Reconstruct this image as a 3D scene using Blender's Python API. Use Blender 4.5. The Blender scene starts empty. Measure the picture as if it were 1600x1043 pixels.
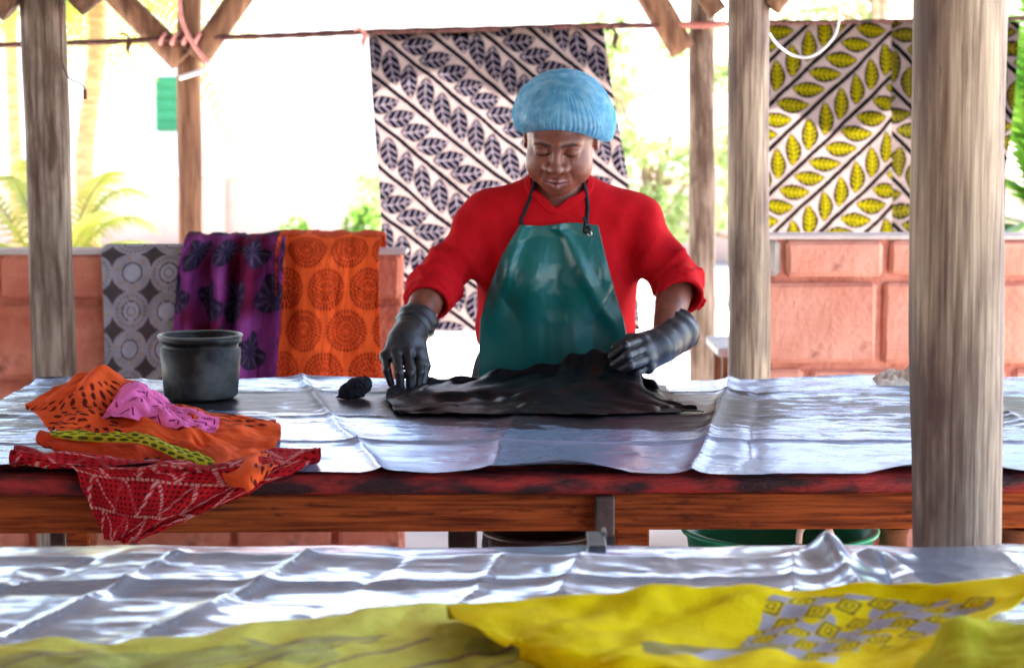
import bpy, bmesh, math, random
import numpy as np
from mathutils import Vector, Matrix

random.seed(7); rng = np.random.default_rng(7)
scene = bpy.context.scene
COL = scene.collection

# ------------------------------------------------------------------ camera, sky, sun, exposure
CAM_Z, PITCH, FPX = 1.41, math.radians(5.93), 3000.0
cam = bpy.data.cameras.new('camera'); cam_o = bpy.data.objects.new('camera', cam); COL.objects.link(cam_o)
cam_o.location = (0, 0, CAM_Z); cam_o.rotation_euler = (math.pi/2 - PITCH, 0, 0)
cam.sensor_width = 36; cam.lens = FPX/1600*36; cam.clip_start = 0.05; cam.clip_end = 500
cam.dof.use_dof = True; cam.dof.focus_distance = 3.4; cam.dof.aperture_fstop = 6.0
scene.camera = cam_o

SUN_EL, SUN_AZ = math.radians(52), math.radians(24)     # azimuth measured from straight ahead towards the right
world = bpy.data.worlds.new('World'); scene.world = world; world.use_nodes = True
wn = world.node_tree.nodes; wl = world.node_tree.links
sky = wn.new('ShaderNodeTexSky'); sky.sky_type = 'NISHITA'; sky.sun_disc = False
sky.sun_elevation = SUN_EL; sky.sun_rotation = SUN_AZ
sky.dust_density = 2.0; sky.air_density = 1.0; sky.ozone_density = 1.0
wl.new(sky.outputs[0], wn['Background'].inputs[0]); wn['Background'].inputs[1].default_value = 0.095
sun = bpy.data.lights.new('sun', 'SUN'); sun.energy = 5.0; sun.angle = math.radians(0.6); sun.color = (1, .95, .87)
sun_o = bpy.data.objects.new('sun', sun); COL.objects.link(sun_o)
sd = Vector((math.sin(SUN_AZ)*math.cos(SUN_EL), math.cos(SUN_AZ)*math.cos(SUN_EL), math.sin(SUN_EL)))
sun_o.rotation_euler = sd.to_track_quat('Z', 'Y').to_euler(); sun_o.location = (3, 6, 8)
scene.render.engine = 'CYCLES'
vs = scene.view_settings
vs.view_transform = 'Standard'; vs.look = 'None'; vs.gamma = 1; vs.use_curve_mapping = False
vs.exposure = 3.4

# ------------------------------------------------------------------ helpers
CP, SP = math.cos(PITCH), math.sin(PITCH)
def P(px, py, Y):
    """the place at world depth Y that stands at a spot of the photograph"""
    a = (px-800)/FPX; b = -(py-521.5)/FPX
    t = Y/(CP + b*SP)
    return np.array([a*t, Y, CAM_Z + t*(-SP + b*CP)])
def T(px, py, z):
    a = (px-800)/FPX; b = -(py-521.5)/FPX
    t = (z-CAM_Z)/(-SP + b*CP)
    return np.array([a*t, t*(CP + b*SP), z])

def hash2(ix, iy, s):
    h = (ix.astype(np.int64)*374761393 + iy.astype(np.int64)*668265263 + s*1442695041) & 0xFFFFFFFF
    h = ((h ^ (h >> 13))*1274126177) & 0xFFFFFFFF
    return ((h ^ (h >> 16)) & 0xFFFF)/65535.0
def noise2(x, y, s=0):
    x = np.asarray(x, float); y = np.asarray(y, float)
    ix = np.floor(x); iy = np.floor(y); fx = x-ix; fy = y-iy
    fx = fx*fx*fx*(fx*(fx*6-15)+10); fy = fy*fy*fy*(fy*(fy*6-15)+10)
    a = hash2(ix, iy, s); b = hash2(ix+1, iy, s); c = hash2(ix, iy+1, s); d = hash2(ix+1, iy+1, s)
    return (a*(1-fx)+b*fx)*(1-fy) + (c*(1-fx)+d*fx)*fy - .5
def fbm2(x, y, s=0, o=4):
    r = 0; a = 1.
    for k in range(o): r = r + a*noise2(np.asarray(x)*2**k+17.3*k, np.asarray(y)*2**k-9.1*k, s+k); a *= .5
    return r
def ridge2(x, y, s=0, o=3):
    r = 0; a = 1.
    for k in range(o): r = r + a*(1-np.abs(4*noise2(np.asarray(x)*2**k+5.1*k, np.asarray(y)*2**k+3.7*k, s+k)))*.5; a *= .5
    return r
def noise3(p, s=0):
    return (noise2(p[..., 0]+p[..., 2]*.7, p[..., 1]-p[..., 2]*.6, s) + noise2(p[..., 1]+3.1, p[..., 2]+p[..., 0]*.5, s+5))

def sstep(a, b, x):
    t = np.clip((x-a)/(b-a), 0, 1); return t*t*(3-2*t)

# ---- materials
MATS = {}
def mat(name, col, rough=.6, metal=0., col2=None, nscale=8., stretch=(1, 1, 1), contrast=(.35, .65), bump=0., bscale=60., bstretch=None,
        vcol=False, spec=None, transl=0., sheen=0., coat=0., rough2=None, emit=None, detail=6, bdist=.01):
    m = bpy.data.materials.new(name); m.use_nodes = True
    n = m.node_tree.nodes; l = m.node_tree.links; b = n['Principled BSDF']
    b.inputs['Roughness'].default_value = rough; b.inputs['Metallic'].default_value = metal
    b.inputs['Specular IOR Level'].default_value = (.5 if rough < .45 else .3 if rough < .68 else .12) if spec is None else spec
    if sheen: b.inputs['Sheen Weight'].default_value = sheen; b.inputs['Sheen Roughness'].default_value = .5
    if coat: b.inputs['Coat Weight'].default_value = coat; b.inputs['Coat Roughness'].default_value = .15
    tc = n.new('ShaderNodeTexCoord')
    def mapped(st):
        mp = n.new('ShaderNodeMapping'); mp.inputs['Scale'].default_value = st
        l.new(tc.outputs['Object'], mp.inputs['Vector']); return mp.outputs[0]
    src = None
    if vcol:
        at = n.new('ShaderNodeAttribute'); at.attribute_name = 'Col'; src = at.outputs['Color']
    if col2 is not None:
        nz = n.new('ShaderNodeTexNoise'); nz.inputs['Scale'].default_value = nscale; nz.inputs['Detail'].default_value = detail
        l.new(mapped(stretch), nz.inputs['Vector'])
        rp = n.new('ShaderNodeValToRGB'); rp.color_ramp.elements[0].position = contrast[0]; rp.color_ramp.elements[1].position = contrast[1]
        l.new(nz.outputs['Fac'], rp.inputs[0])
        if vcol:
            rp.color_ramp.elements[0].color = (*col, 1); rp.color_ramp.elements[1].color = (*col2, 1)
            mx = n.new('ShaderNodeMix'); mx.data_type = 'RGBA'; mx.blend_type = 'MULTIPLY'; mx.inputs[0].default_value = 1
            l.new(src, mx.inputs[6]); l.new(rp.outputs[0], mx.inputs[7]); src = mx.outputs[2]
        else:
            rp.color_ramp.elements[0].color = (*col, 1); rp.color_ramp.elements[1].color = (*col2, 1); src = rp.outputs[0]
        if rough2 is not None:
            mr = n.new('ShaderNodeMapRange'); mr.inputs[3].default_value = rough; mr.inputs[4].default_value = rough2
            l.new(nz.outputs['Fac'], mr.inputs[0]); l.new(mr.outputs[0], b.inputs['Roughness'])
    if src is None: b.inputs['Base Color'].default_value = (*col, 1)
    else: l.new(src, b.inputs['Base Color'])
    if bump:
        bz = n.new('ShaderNodeTexNoise'); bz.inputs['Scale'].default_value = bscale; bz.inputs['Detail'].default_value = 5
        l.new(mapped(bstretch or stretch), bz.inputs['Vector'])
        bp = n.new('ShaderNodeBump'); bp.inputs['Strength'].default_value = bump; bp.inputs['Distance'].default_value = bdist
        l.new(bz.outputs['Fac'], bp.inputs['Height']); l.new(bp.outputs[0], b.inputs['Normal'])
    if transl:
        tr = n.new('ShaderNodeBsdfTranslucent'); ms = n.new('ShaderNodeMixShader'); ms.inputs[0].default_value = transl
        if src is None: tr.inputs[0].default_value = (*col, 1)
        else: l.new(src, tr.inputs[0])
        out = n['Material Output']; l.new(b.outputs[0], ms.inputs[1]); l.new(tr.outputs[0], ms.inputs[2]); l.new(ms.outputs[0], out.inputs[0])
    MATS[name] = m
    return m

# ---- objects
def tag(o, label, cat, group=None):
    o['label'] = label; o['category'] = cat
    if group: o['group'] = group
    return o
def thing(name, loc, label, cat, group=None):
    o = bpy.data.objects.new(name, None); o.empty_display_size = .1; o.location = Vector([float(c) for c in loc]); COL.objects.link(o)
    return tag(o, label, cat, group)
def wloc(o):
    v = Vector(o.location)
    p = o.parent
    while p is not None: v += p.location; p = p.parent
    return v
def mesh_np(name, V, F, cols=None, smooth=True):
    V = np.asarray(V, np.float32); me = bpy.data.meshes.new(name)
    if isinstance(F, np.ndarray):
        nf, k = F.shape
        me.vertices.add(len(V)); me.vertices.foreach_set('co', V.ravel())
        me.loops.add(nf*k); me.loops.foreach_set('vertex_index', F.astype(np.int32).ravel())
        me.polygons.add(nf); me.polygons.foreach_set('loop_start', np.arange(0, nf*k, k, dtype=np.int32))
        me.update(calc_edges=True)
    else:
        me.from_pydata([tuple(map(float, v)) for v in V], [], [tuple(map(int, f)) for f in F]); me.update()
    if smooth: me.polygons.foreach_set('use_smooth', np.ones(len(me.polygons), bool))
    if cols is not None:
        ca = me.color_attributes.new('Col', 'FLOAT_COLOR', 'POINT')
        c4 = np.ones((len(V), 4), np.float32); c4[:, :3] = cols; ca.data.foreach_set('color', c4.ravel())
    me.validate()
    return me
def put(name, me, m, parent=None, loc=None):
    """link a mesh whose vertices are in world space; its origin moves to loc (or the parent's origin)"""
    o = bpy.data.objects.new(name, me); COL.objects.link(o)
    if parent is not None:
        w = wloc(parent); me.transform(Matrix.Translation(-w)); o.parent = parent
    elif loc is not None:
        me.transform(Matrix.Translation(-Vector([float(c) for c in loc]))); o.location = Vector([float(c) for c in loc])
    if m is not None: me.materials.append(MATS[m] if isinstance(m, str) else m)
    return o
def structure(o): o['kind'] = 'structure'; return o

def grid_faces(nu, nv, closed_u=False):
    """(nv rows) x (nu columns), index = r*nu+c"""
    c = np.arange(nu if closed_u else nu-1); r = np.arange(nv-1)
    C, R = np.meshgrid(c, r); C2 = (C+1) % nu
    return np.stack([R*nu+C, R*nu+C2, (R+1)*nu+C2, (R+1)*nu+C], -1).reshape(-1, 4)
def box_bm(bm, lo, hi, bev=0.):
    r = bmesh.ops.create_cube(bm, size=1)
    for v in r['verts']:
        v.co = Vector([lo[k] + (v.co[k]+.5)*(hi[k]-lo[k]) for k in range(3)])
    if bev: bmesh.ops.bevel(bm, geom=list({e for v in r['verts'] for e in v.link_edges}), offset=bev, segments=1, affect='EDGES')
def box_mesh(lo, hi, bev=.003, jit=0.):
    bm = bmesh.new(); box_bm(bm, lo, hi, bev)
    if jit:
        for v in bm.verts: v.co += Vector([random.uniform(-jit, jit) for _ in range(3)])
    me = bpy.data.meshes.new('box'); bm.to_mesh(me); bm.free(); return me
def tube_mesh(pts, rad, seg=12, caps=True, rough=0., seed=0, smooth=True):
    """a tapered tube along points"""
    pts = np.asarray(pts, float); n = len(pts)
    rad = np.full(n, rad) if np.isscalar(rad) else np.asarray(rad, float)
    tg = np.gradient(pts, axis=0); tg /= np.linalg.norm(tg, axis=1)[:, None]+1e-9
    ref = np.array([1., 0, 0]) if abs(tg[0][0]) < .8 else np.array([0, 1., 0])
    u = ref - tg[0]*(ref@tg[0]); u /= np.linalg.norm(u); V = []
    th = np.arange(seg)*2*np.pi/seg
    for k in range(n):
        u = u - tg[k]*(u@tg[k]); u /= np.linalg.norm(u)+1e-9; w = np.cross(tg[k], u)
        rr = rad[k]*np.ones(seg)
        if rough:
            rr = rr*(1 + rough*(noise2(np.cos(th)*1.3+seed*3.1+k*.07, np.sin(th)*1.3+k*.13, seed)))
        V.append(pts[k] + rr[:, None]*(np.cos(th)[:, None]*u + np.sin(th)[:, None]*w))
    V = np.concatenate(V); F = [tuple(f) for f in grid_faces(seg, n, True)]
    if caps: F += [tuple(range(seg))[::-1], tuple(range((n-1)*seg, n*seg))]
    me = mesh_np('tube', V, F, smooth=smooth)
    return me
def catmull(C, n):
    """upsample along axis 0 to n samples"""
    C = np.asarray(C, float); m = len(C)
    t = np.linspace(0, m-1, n); i = np.minimum(t.astype(int), m-2); f = t-i
    sh = (n,)+(1,)*(C.ndim-1); f = f.reshape(sh)
    p0 = C[np.maximum(i-1, 0)]; p1 = C[i]; p2 = C[i+1]; p3 = C[np.minimum(i+2, m-1)]
    return .5*((2*p1)+(-p0+p2)*f+(2*p0-5*p1+4*p2-p3)*f*f+(-p0+3*p1-3*p2+p3)*f**3)
def spline_sheet(ctrl, nu, nv):
    A = catmull(np.array(ctrl), nv)                      # rows
    A = np.swapaxes(catmull(np.swapaxes(A, 0, 1), nu), 0, 1)
    return A                                             # (nv,nu,3)
def normals(A):
    du = np.gradient(A, axis=1); dv = np.gradient(A, axis=0)
    n = np.cross(du, dv); return n/(np.linalg.norm(n, axis=-1)[..., None]+1e-9)
def arclen(A):
    """u,v in metres over a sheet"""
    du = np.linalg.norm(np.diff(A, axis=1), axis=-1).mean(0); dv = np.linalg.norm(np.diff(A, axis=0), axis=-1).mean(1)
    u = np.concatenate([[0], np.cumsum(du)]); v = np.concatenate([[0], np.cumsum(dv)])
    return np.meshgrid(u, v)
def lathe(profile, center, seg=40, wob=0.):
    pr = np.asarray(profile, float); th = np.arange(seg)*2*np.pi/seg
    V = np.concatenate([np.stack([center[0]+r*np.cos(th), center[1]+r*np.sin(th), np.full(seg, center[2]+z)], -1) for r, z in pr])
    return V, grid_faces(seg, len(pr), True)

# ---- signed distance bodies meshed with surface nets
def cap(p, a, b, ra, rb=None):
    rb = ra if rb is None else rb
    a = np.asarray(a, np.float32); b = np.asarray(b, np.float32); ab = b-a
    t = np.clip(((p-a)@ab)/float(ab@ab), 0, 1)
    return np.linalg.norm(p-a-t[..., None]*ab, axis=-1) - (ra+(rb-ra)*t)
def ell(p, c, r):
    q = p-np.asarray(c, np.float32); r = np.asarray(r, np.float32)
    k0 = np.linalg.norm(q/r, axis=-1); k1 = np.linalg.norm(q/(r*r), axis=-1)+1e-6
    return k0*(k0-1)/k1
def su(a, b, k):
    h = np.maximum(k-np.abs(a-b), 0)/k
    return np.minimum(a, b)-h*h*k*.25
def ss(a, b, k):
    return -su(-a, b, k)
def pts3(xs, ys, zs): return np.stack(np.meshgrid(xs, ys, zs, indexing='ij'), -1).astype(np.float32)
def snet(D, xs, ys, zs):
    S = D < 0; nx, ny, nz = D.shape
    cnt = np.zeros((nx-1, ny-1, nz-1), np.int8)
    for a in (0, 1):
        for b in (0, 1):
            for c in (0, 1): cnt += S[a:nx-1+a, b:ny-1+b, c:nz-1+c]
    act = (cnt > 0) & (cnt < 8); I, J, K = np.nonzero(act)
    cid = np.full(act.shape, -1, np.int64); cid[act] = np.arange(len(I))
    acc = np.zeros((len(I), 3)); num = np.zeros(len(I))
    cs = [(a, b, c) for a in (0, 1) for b in (0, 1) for c in (0, 1)]
    for A in cs:
        for B in cs:
            if sum(B)-sum(A) == 1 and sum(abs(B[k]-A[k]) for k in range(3)) == 1:
                da = D[I+A[0], J+A[1], K+A[2]]; db = D[I+B[0], J+B[1], K+B[2]]
                m = (da < 0) != (db < 0); t = np.where(m, da/np.where(m, da-db, 1), 0)[:, None]
                ca = np.stack([xs[I+A[0]], ys[J+A[1]], zs[K+A[2]]], -1); cb = np.stack([xs[I+B[0]], ys[J+B[1]], zs[K+B[2]]], -1)
                acc += np.where(m[:, None], ca+t*(cb-ca), 0); num += m
    V = acc/np.maximum(num, 1)[:, None]
    Fs = []
    def quads(i, j, k, offs, flip):
        q = np.stack([cid[i+o[0], j+o[1], k+o[2]] for o in offs], -1)
        q[flip] = q[flip][:, ::-1]; Fs.append(q[(q >= 0).all(1)])
    i, j, k = np.nonzero(S[:-1, 1:-1, 1:-1] != S[1:, 1:-1, 1:-1]); j = j+1; k = k+1
    quads(i, j, k, [(0, -1, -1), (0, 0, -1), (0, 0, 0), (0, -1, 0)], ~S[i, j, k])
    i, j, k = np.nonzero(S[1:-1, :-1, 1:-1] != S[1:-1, 1:, 1:-1]); i = i+1; k = k+1
    quads(i, j, k, [(-1, 0, -1), (-1, 0, 0), (0, 0, 0), (0, 0, -1)], ~S[i, j, k])
    i, j, k = np.nonzero(S[1:-1, 1:-1, :-1] != S[1:-1, 1:-1, 1:]); i = i+1; j = j+1
    quads(i, j, k, [(-1, -1, 0), (0, -1, 0), (0, 0, 0), (-1, 0, 0)], ~S[i, j, k])
    return V, np.concatenate(Fs)
def sdf_mesh(f, lo, hi, h):
    xs, ys, zs = [np.arange(lo[k]-2*h, hi[k]+2*h, h) for k in range(3)]
    return snet(f(pts3(xs, ys, zs)), xs, ys, zs)
# ------------------------------------------------------------------ materials
mat('sand', (.46, .43, .39), .95, col2=(.58, .54, .49), nscale=3, bump=.4, bscale=40)
mat('floor', (.42, .39, .37), .85, col2=(.55, .52, .49), nscale=2.5, bump=.2, bscale=30)
mat('post_wood', (.12, .075, .055), .72, col2=(.34, .275, .215), nscale=9, stretch=(9, 9, .5), contrast=(.34, .66), bump=.5, bscale=26, bstretch=(6, 6, .3), bdist=.006, detail=8)
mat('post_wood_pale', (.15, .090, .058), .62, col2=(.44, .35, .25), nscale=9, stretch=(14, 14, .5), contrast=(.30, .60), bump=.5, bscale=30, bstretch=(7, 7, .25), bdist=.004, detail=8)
mat('brace_wood', (.09, .042, .028), .75, col2=(.27, .145, .085), nscale=6, stretch=(5, 5, .6), bump=.3, bscale=30)
mat('brick_left', (.46, .12, .07), .88, col2=(.68, .25, .165), nscale=9, contrast=(.3, .7), bump=.7, bscale=45, bdist=.012)
mat('brick_right', (.60, .235, .165), .88, col2=(.72, .35, .265), nscale=7, contrast=(.3, .7), bump=.6, bscale=42, bdist=.012)
mat('brick_grey', (.32, .28, .26), .9, col2=(.46, .40, .36), nscale=9, bump=.6, bscale=45)
mat('mortar_left', (.34, .09, .055), .95, col2=(.52, .17, .11), nscale=12, bump=.8, bscale=60)
mat('mortar_right', (.46, .165, .115), .95, col2=(.62, .26, .19), nscale=12, bump=.8, bscale=60)
mat('coping', (.52, .44, .42), .9, col2=(.66, .56, .53), nscale=14, bump=.5, bscale=50)
mat('table_wood', (.10, .017, .005), .72, col2=(.36, .075, .016), nscale=7, stretch=(.9, 12, 20), contrast=(.34, .62), bump=.4, bscale=20, bstretch=(.8, 16, 26), detail=10)
mat('table_edge', (.03, .008, .010), .5, col2=(.34, .022, .018), nscale=9, stretch=(1, 3, 3), contrast=(.42, .62), bump=.8, bscale=70, bdist=.006, rough2=.7)
mat('stub_wood', (.03, .02, .02), .6, col2=(.10, .06, .055), nscale=12, bump=.3, bscale=50)
mat('dark_steel', (.05, .055, .06), .45, metal=.6, col2=(.12, .12, .13), nscale=20)
mat('thatch', (.075, .062, .055), .95, col2=(.15, .125, .11), nscale=10, stretch=(6, 1, 1), bump=.8, bscale=40)
mat('house_white', (.82, .80, .77), .9, col2=(.86, .85, .82), nscale=2)
mat('garden_wall', (.46, .31, .27), .9, col2=(.53, .37, .32), nscale=2.5)
mat('shutter_green', (.035, .20, .09), .7, col2=(.045, .25, .12), nscale=6)
mat('roof_tile', (.45, .20, .13), .9, col2=(.55, .28, .18), nscale=5)
mat('rope_dark', (.05, .03, .03), .9, col2=(.16, .07, .06), nscale=60)
mat('rope_pink', (.55, .22, .20), .8, col2=(.68, .33, .30), nscale=40)
mat('pipe_red', (.30, .10, .085), .6, col2=(.42, .17, .14), nscale=20)
mat('string_white', (.75, .74, .76), .6)
mat('palm_leaf', (.15, .20, .02), .5, col2=(.32, .32, .045), nscale=4, transl=.45)
mat('palm_leaf_green', (.06, .20, .02), .45, col2=(.18, .34, .04), nscale=5, transl=.4)
mat('palm_trunk', (.36, .22, .10), .9, col2=(.56, .38, .20), nscale=8, stretch=(1, 1, 4), bump=.7, bscale=20)
mat('bush_leaf', (.06, .15, .015), .55, col2=(.15, .27, .045), nscale=3, transl=.45)
mat('tree_leaf', (.20, .29, .08), .55, col2=(.36, .43, .19), nscale=2, transl=.45)
mat('bark', (.22, .15, .10), .9, col2=(.36, .27, .19), nscale=12, bump=.6)
mat('print_cloth', (.88, .88, .88), .85, col2=(1, 1, 1), nscale=30, vcol=True, transl=.75, bump=.15, bscale=300, spec=0.)
mat('print_wall', (.86, .86, .86), .85, col2=(1, 1, 1), nscale=30, vcol=True, transl=.1, bump=.2, bscale=250, spec=.04)
mat('print_near', (.84, .84, .84), .78, col2=(1, 1, 1), nscale=22, vcol=True, transl=.08, bump=.25, bscale=220, spec=.04)
mat('cream_cloth', (.66, .58, .46), .85, col2=(.76, .68, .56), nscale=20, bump=.3)
mat('bench_grey', (.30, .31, .33), .6, col2=(.44, .45, .47), nscale=12)

def stain_and_shade(name, col, scale, st, lo, hi, amt):
    m = MATS[name]; n = m.node_tree.nodes; l = m.node_tree.links; b = n['Principled BSDF']
    src = b.inputs['Base Color'].links[0].from_socket
    tc = n.new('ShaderNodeTexCoord'); mp = n.new('ShaderNodeMapping'); mp.inputs['Scale'].default_value = st; l.new(tc.outputs['Object'], mp.inputs[0])
    nz = n.new('ShaderNodeTexNoise'); nz.inputs['Scale'].default_value = scale; nz.inputs['Detail'].default_value = 7; nz.inputs['Roughness'].default_value = .6; l.new(mp.outputs[0], nz.inputs['Vector'])
    mr = n.new('ShaderNodeMapRange'); mr.inputs[1].default_value = lo; mr.inputs[2].default_value = hi; mr.inputs[4].default_value = amt; l.new(nz.outputs['Fac'], mr.inputs[0])
    mx = n.new('ShaderNodeMix'); mx.data_type = 'RGBA'; l.new(mr.outputs[0], mx.inputs[0]); l.new(src, mx.inputs[6]); mx.inputs[7].default_value = (*col, 1); l.new(mx.outputs[2], b.inputs['Base Color'])
stain_and_shade('post_wood_pale', (.075, .038, .034), 5.0, (2.0, 2.0, .40), .44, .60, .85); stain_and_shade('post_wood_pale', (.03, .018, .016), 8, (9, 9, .8), .66, .72, .8)  # pale posts' broad blotches: weathering plus their shaded side, put into the colour
stain_and_shade('post_wood', (.065, .034, .024), 6, (2.2, 2.2, .6), .46, .62, .8); stain_and_shade('post_wood', (.03, .018, .016), 8, (9, 9, .8), .66, .72, .8)
stain_and_shade('table_wood', (.02, .006, .004), 14, (1.5, 3, 5), .58, .72, .8)
stain_and_shade('brick_right', (.30, .10, .075), 11, (1, 1, 1), .60, .74, .6)
stain_and_shade('brick_left', (.14, .04, .03), 10, (1, 1, 1), .56, .74, .7)

# ------------------------------------------------------------------ ground, floor, sky-lit surroundings
gx = np.array([-150, 150.]); V = [(x, y, 0) for y in (-60, 240) for x in (-150, 150)]
structure(put('ground', mesh_np('ground', V, np.array([[0, 1, 3, 2]])), 'sand'))
V = [(x, y, .006) for y in (-8.8, 8.2) for x in (-6.8, 2.1)]
structure(put('floor', mesh_np('floor', V, np.array([[0, 1, 3, 2]])), 'floor'))

# house far behind, white, with a green shutter; low pink garden wall before it
hs = thing('house', (-2.0, 27, 0), 'white house far behind with a small green shutter', 'house')
def slab(name, lo, hi, m, parent=None, bev=.004, loc=None, jit=0.): return put(name, box_mesh(lo, hi, bev, jit), m, parent, loc)
slab('wall', (-9.5, 27, 0), (2.6, 33, 3.6), 'house_white', hs, .02)
rf = put('roof', mesh_np('roof', [(-10, 26.5, 3.61), (3.1, 26.5, 3.61), (3.1, 30, 5.2), (-10, 30, 5.2), (-10, 33.5, 3.61), (3.1, 33.5, 3.61)],
                         [(0, 1, 2, 3), (3, 2, 5, 4), (0, 3, 4), (1, 5, 2)], smooth=False), 'roof_tile', hs)
a = P(243, 205, 26.9); b = P(277, 120, 26.9)
sh = slab('shutter', (a[0], 26.93, a[2]), (b[0], 26.99, b[2]), 'shutter_green', hs, .005)
for k in range(5):
    zz = a[2]+(b[2]-a[2])*(k+.5)/5
    slab('slat', (a[0]+.02, 26.905, zz-.05), (b[0]-.02, 26.929, zz+.05), 'shutter_green', sh, .004)
for k in range(4):
    xx = a[0]+(b[0]-a[0])*(k+.5)/4
    slab('sill_block', (xx-.03, 26.90, a[2]-.09), (xx+.03, 26.985, a[2]-.02), 'house_white', hs, .008)
gw = thing('garden_wall', (-2, 21, 0), 'long low pale pink garden wall in front of the white house', 'wall')
zt = P(400, 272, 21)[2]
slab('wall', (-9, 21, 0), (6.5, 21.25, zt-.06), 'garden_wall', gw, .01)
slab('coping', (-9.02, 20.96, zt-.06), (6.52, 21.29, zt), 'garden_wall', gw, .01)
for px in (330, 1000):
    x = P(px, 300, 20.9)[0]; slab('pillar', (x-.15, 20.88, 0), (x+.15, 20.999, zt-.062), 'garden_wall', gw, .01)

# ------------------------------------------------------------------ vegetation
def leaf_cloud(n, centers, radii, size, seed, up=.3):
    r = np.random.default_rng(seed); C = np.array(centers, float); R = np.array(radii, float)
    w = R.prod(1)**.667; k = r.choice(len(C), n, p=w/w.sum())
    d = r.normal(size=(n, 3)); d /= np.linalg.norm(d, axis=1)[:, None]; d *= (r.random((n, 1))**.45)
    ctr = C[k]+d*R[k]
    ax = r.normal(size=(n, 3)); ax[:, 2] -= up; ax /= np.linalg.norm(ax, axis=1)[:, None]
    sd_ = np.cross(ax, r.normal(size=(n, 3))); sd_ /= np.linalg.norm(sd_, axis=1)[:, None]
    nn = np.cross(ax, sd_); L = size*(.6+.8*r.random((n, 1))); W = L*.38
    V = np.stack([ctr-ax*L*.5, ctr+sd_*W*.5+nn*L*.06, ctr+ax*L*.5, ctr-sd_*W*.5+nn*L*.06], 1).reshape(-1, 3)
    return V, np.arange(4*n).reshape(-1, 4)
def bush(name, px, py, Y, w, h, label, n, leaf, m='bush_leaf', seed=1, cat='bush'):
    b = P(px, py, Y); r = np.random.default_rng(seed)
    t = thing(name, (b[0], Y, 0), label, cat, None)
    top = b[2]; cs = []; rs = []
    for k in range(14):
        cs.append((b[0]+r.uniform(-.75, .75)*w, Y+r.uniform(-.6, .6)*w*.7, max(.15, top-h*r.uniform(.1, 1.)))); q = r.uniform(.22, .42)
        rs.append((w*q, w*q, h*q*.8))
    V, F = leaf_cloud(n, cs, rs, leaf, seed)
    for k in range(5):
        c = cs[k]; pts = [np.array((b[0]+.08*k-.16, Y, 0)), np.array(((b[0]+c[0])/2, (Y+c[1])/2, c[2]*.5)), np.array(c)]
        put('stem', tube_mesh(catmull(pts, 8), np.linspace(.03, .008, 8), 6), 'bark', t)
    put('foliage', mesh_np('fol', V, F, smooth=False), m, t)
    return t
bush('leafy_bush', 540, 318, 13.5, .50, .75, 'bright green leafy bush behind the orange cloth on the wall', 4600, .075, seed=3)
bush('leafy_bush', 245, 378, 13, .30, .35, 'small low green bush just left of the thin far post', 900, .06, seed=4)
bush('leafy_bush', 598, 250, 17, .32, .8, 'tall pale shrub at the left edge of the navy leaf cloth', 700, .08, seed=9, m='tree_leaf')
def tree(px, Y, w, ztop, zlow, label, n, leaf, seed, m='tree_leaf', trunk=.09):
    x = P(px, 300, Y)[0]; t = thing('tree', (x, Y, 0), label, 'tree', None); r = np.random.default_rng(seed); cs = []; rs = []
    put('trunk', tube_mesh(catmull([(x, Y, -.05), (x+.06, Y, zlow*.6), (x-.05, Y, zlow+.3), (x+.1, Y, (zlow+ztop)/2)], 14), np.linspace(trunk, trunk*.35, 14), 10, rough=.3, seed=seed), 'bark', t)
    for k in range(26):
        a = r.uniform(0, 6.28); q = r.uniform(.1, 1)**.6; c = (x+w*q*math.cos(a), Y+w*q*math.sin(a)*.7, r.uniform(zlow, ztop)); cs.append(c); s = r.uniform(.16, .30)*w; rs.append((s, s, s*.75))
        if k < 8: put('limb', tube_mesh(catmull([(x, Y, zlow*.8+.1*k), ((x+c[0])/2, (Y+c[1])/2, (zlow+c[2])/2+.1), c], 8), np.linspace(trunk*.4, .01, 8), 6), 'bark', t)
    V, F = leaf_cloud(n, cs, rs, leaf, seed); put('crown', mesh_np('crown', V, F, smooth=False), m, t)
    return t
tree(1030, 17, 1.15, 2.35, .45, 'pale green tree in the gap right of the navy leaf cloth', 5200, .11, 12)
tree(1375, 15, .9, 3.6, 2.25, 'light tree top just above the yellow leaf cloth', 1500, .10, 15)

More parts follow.
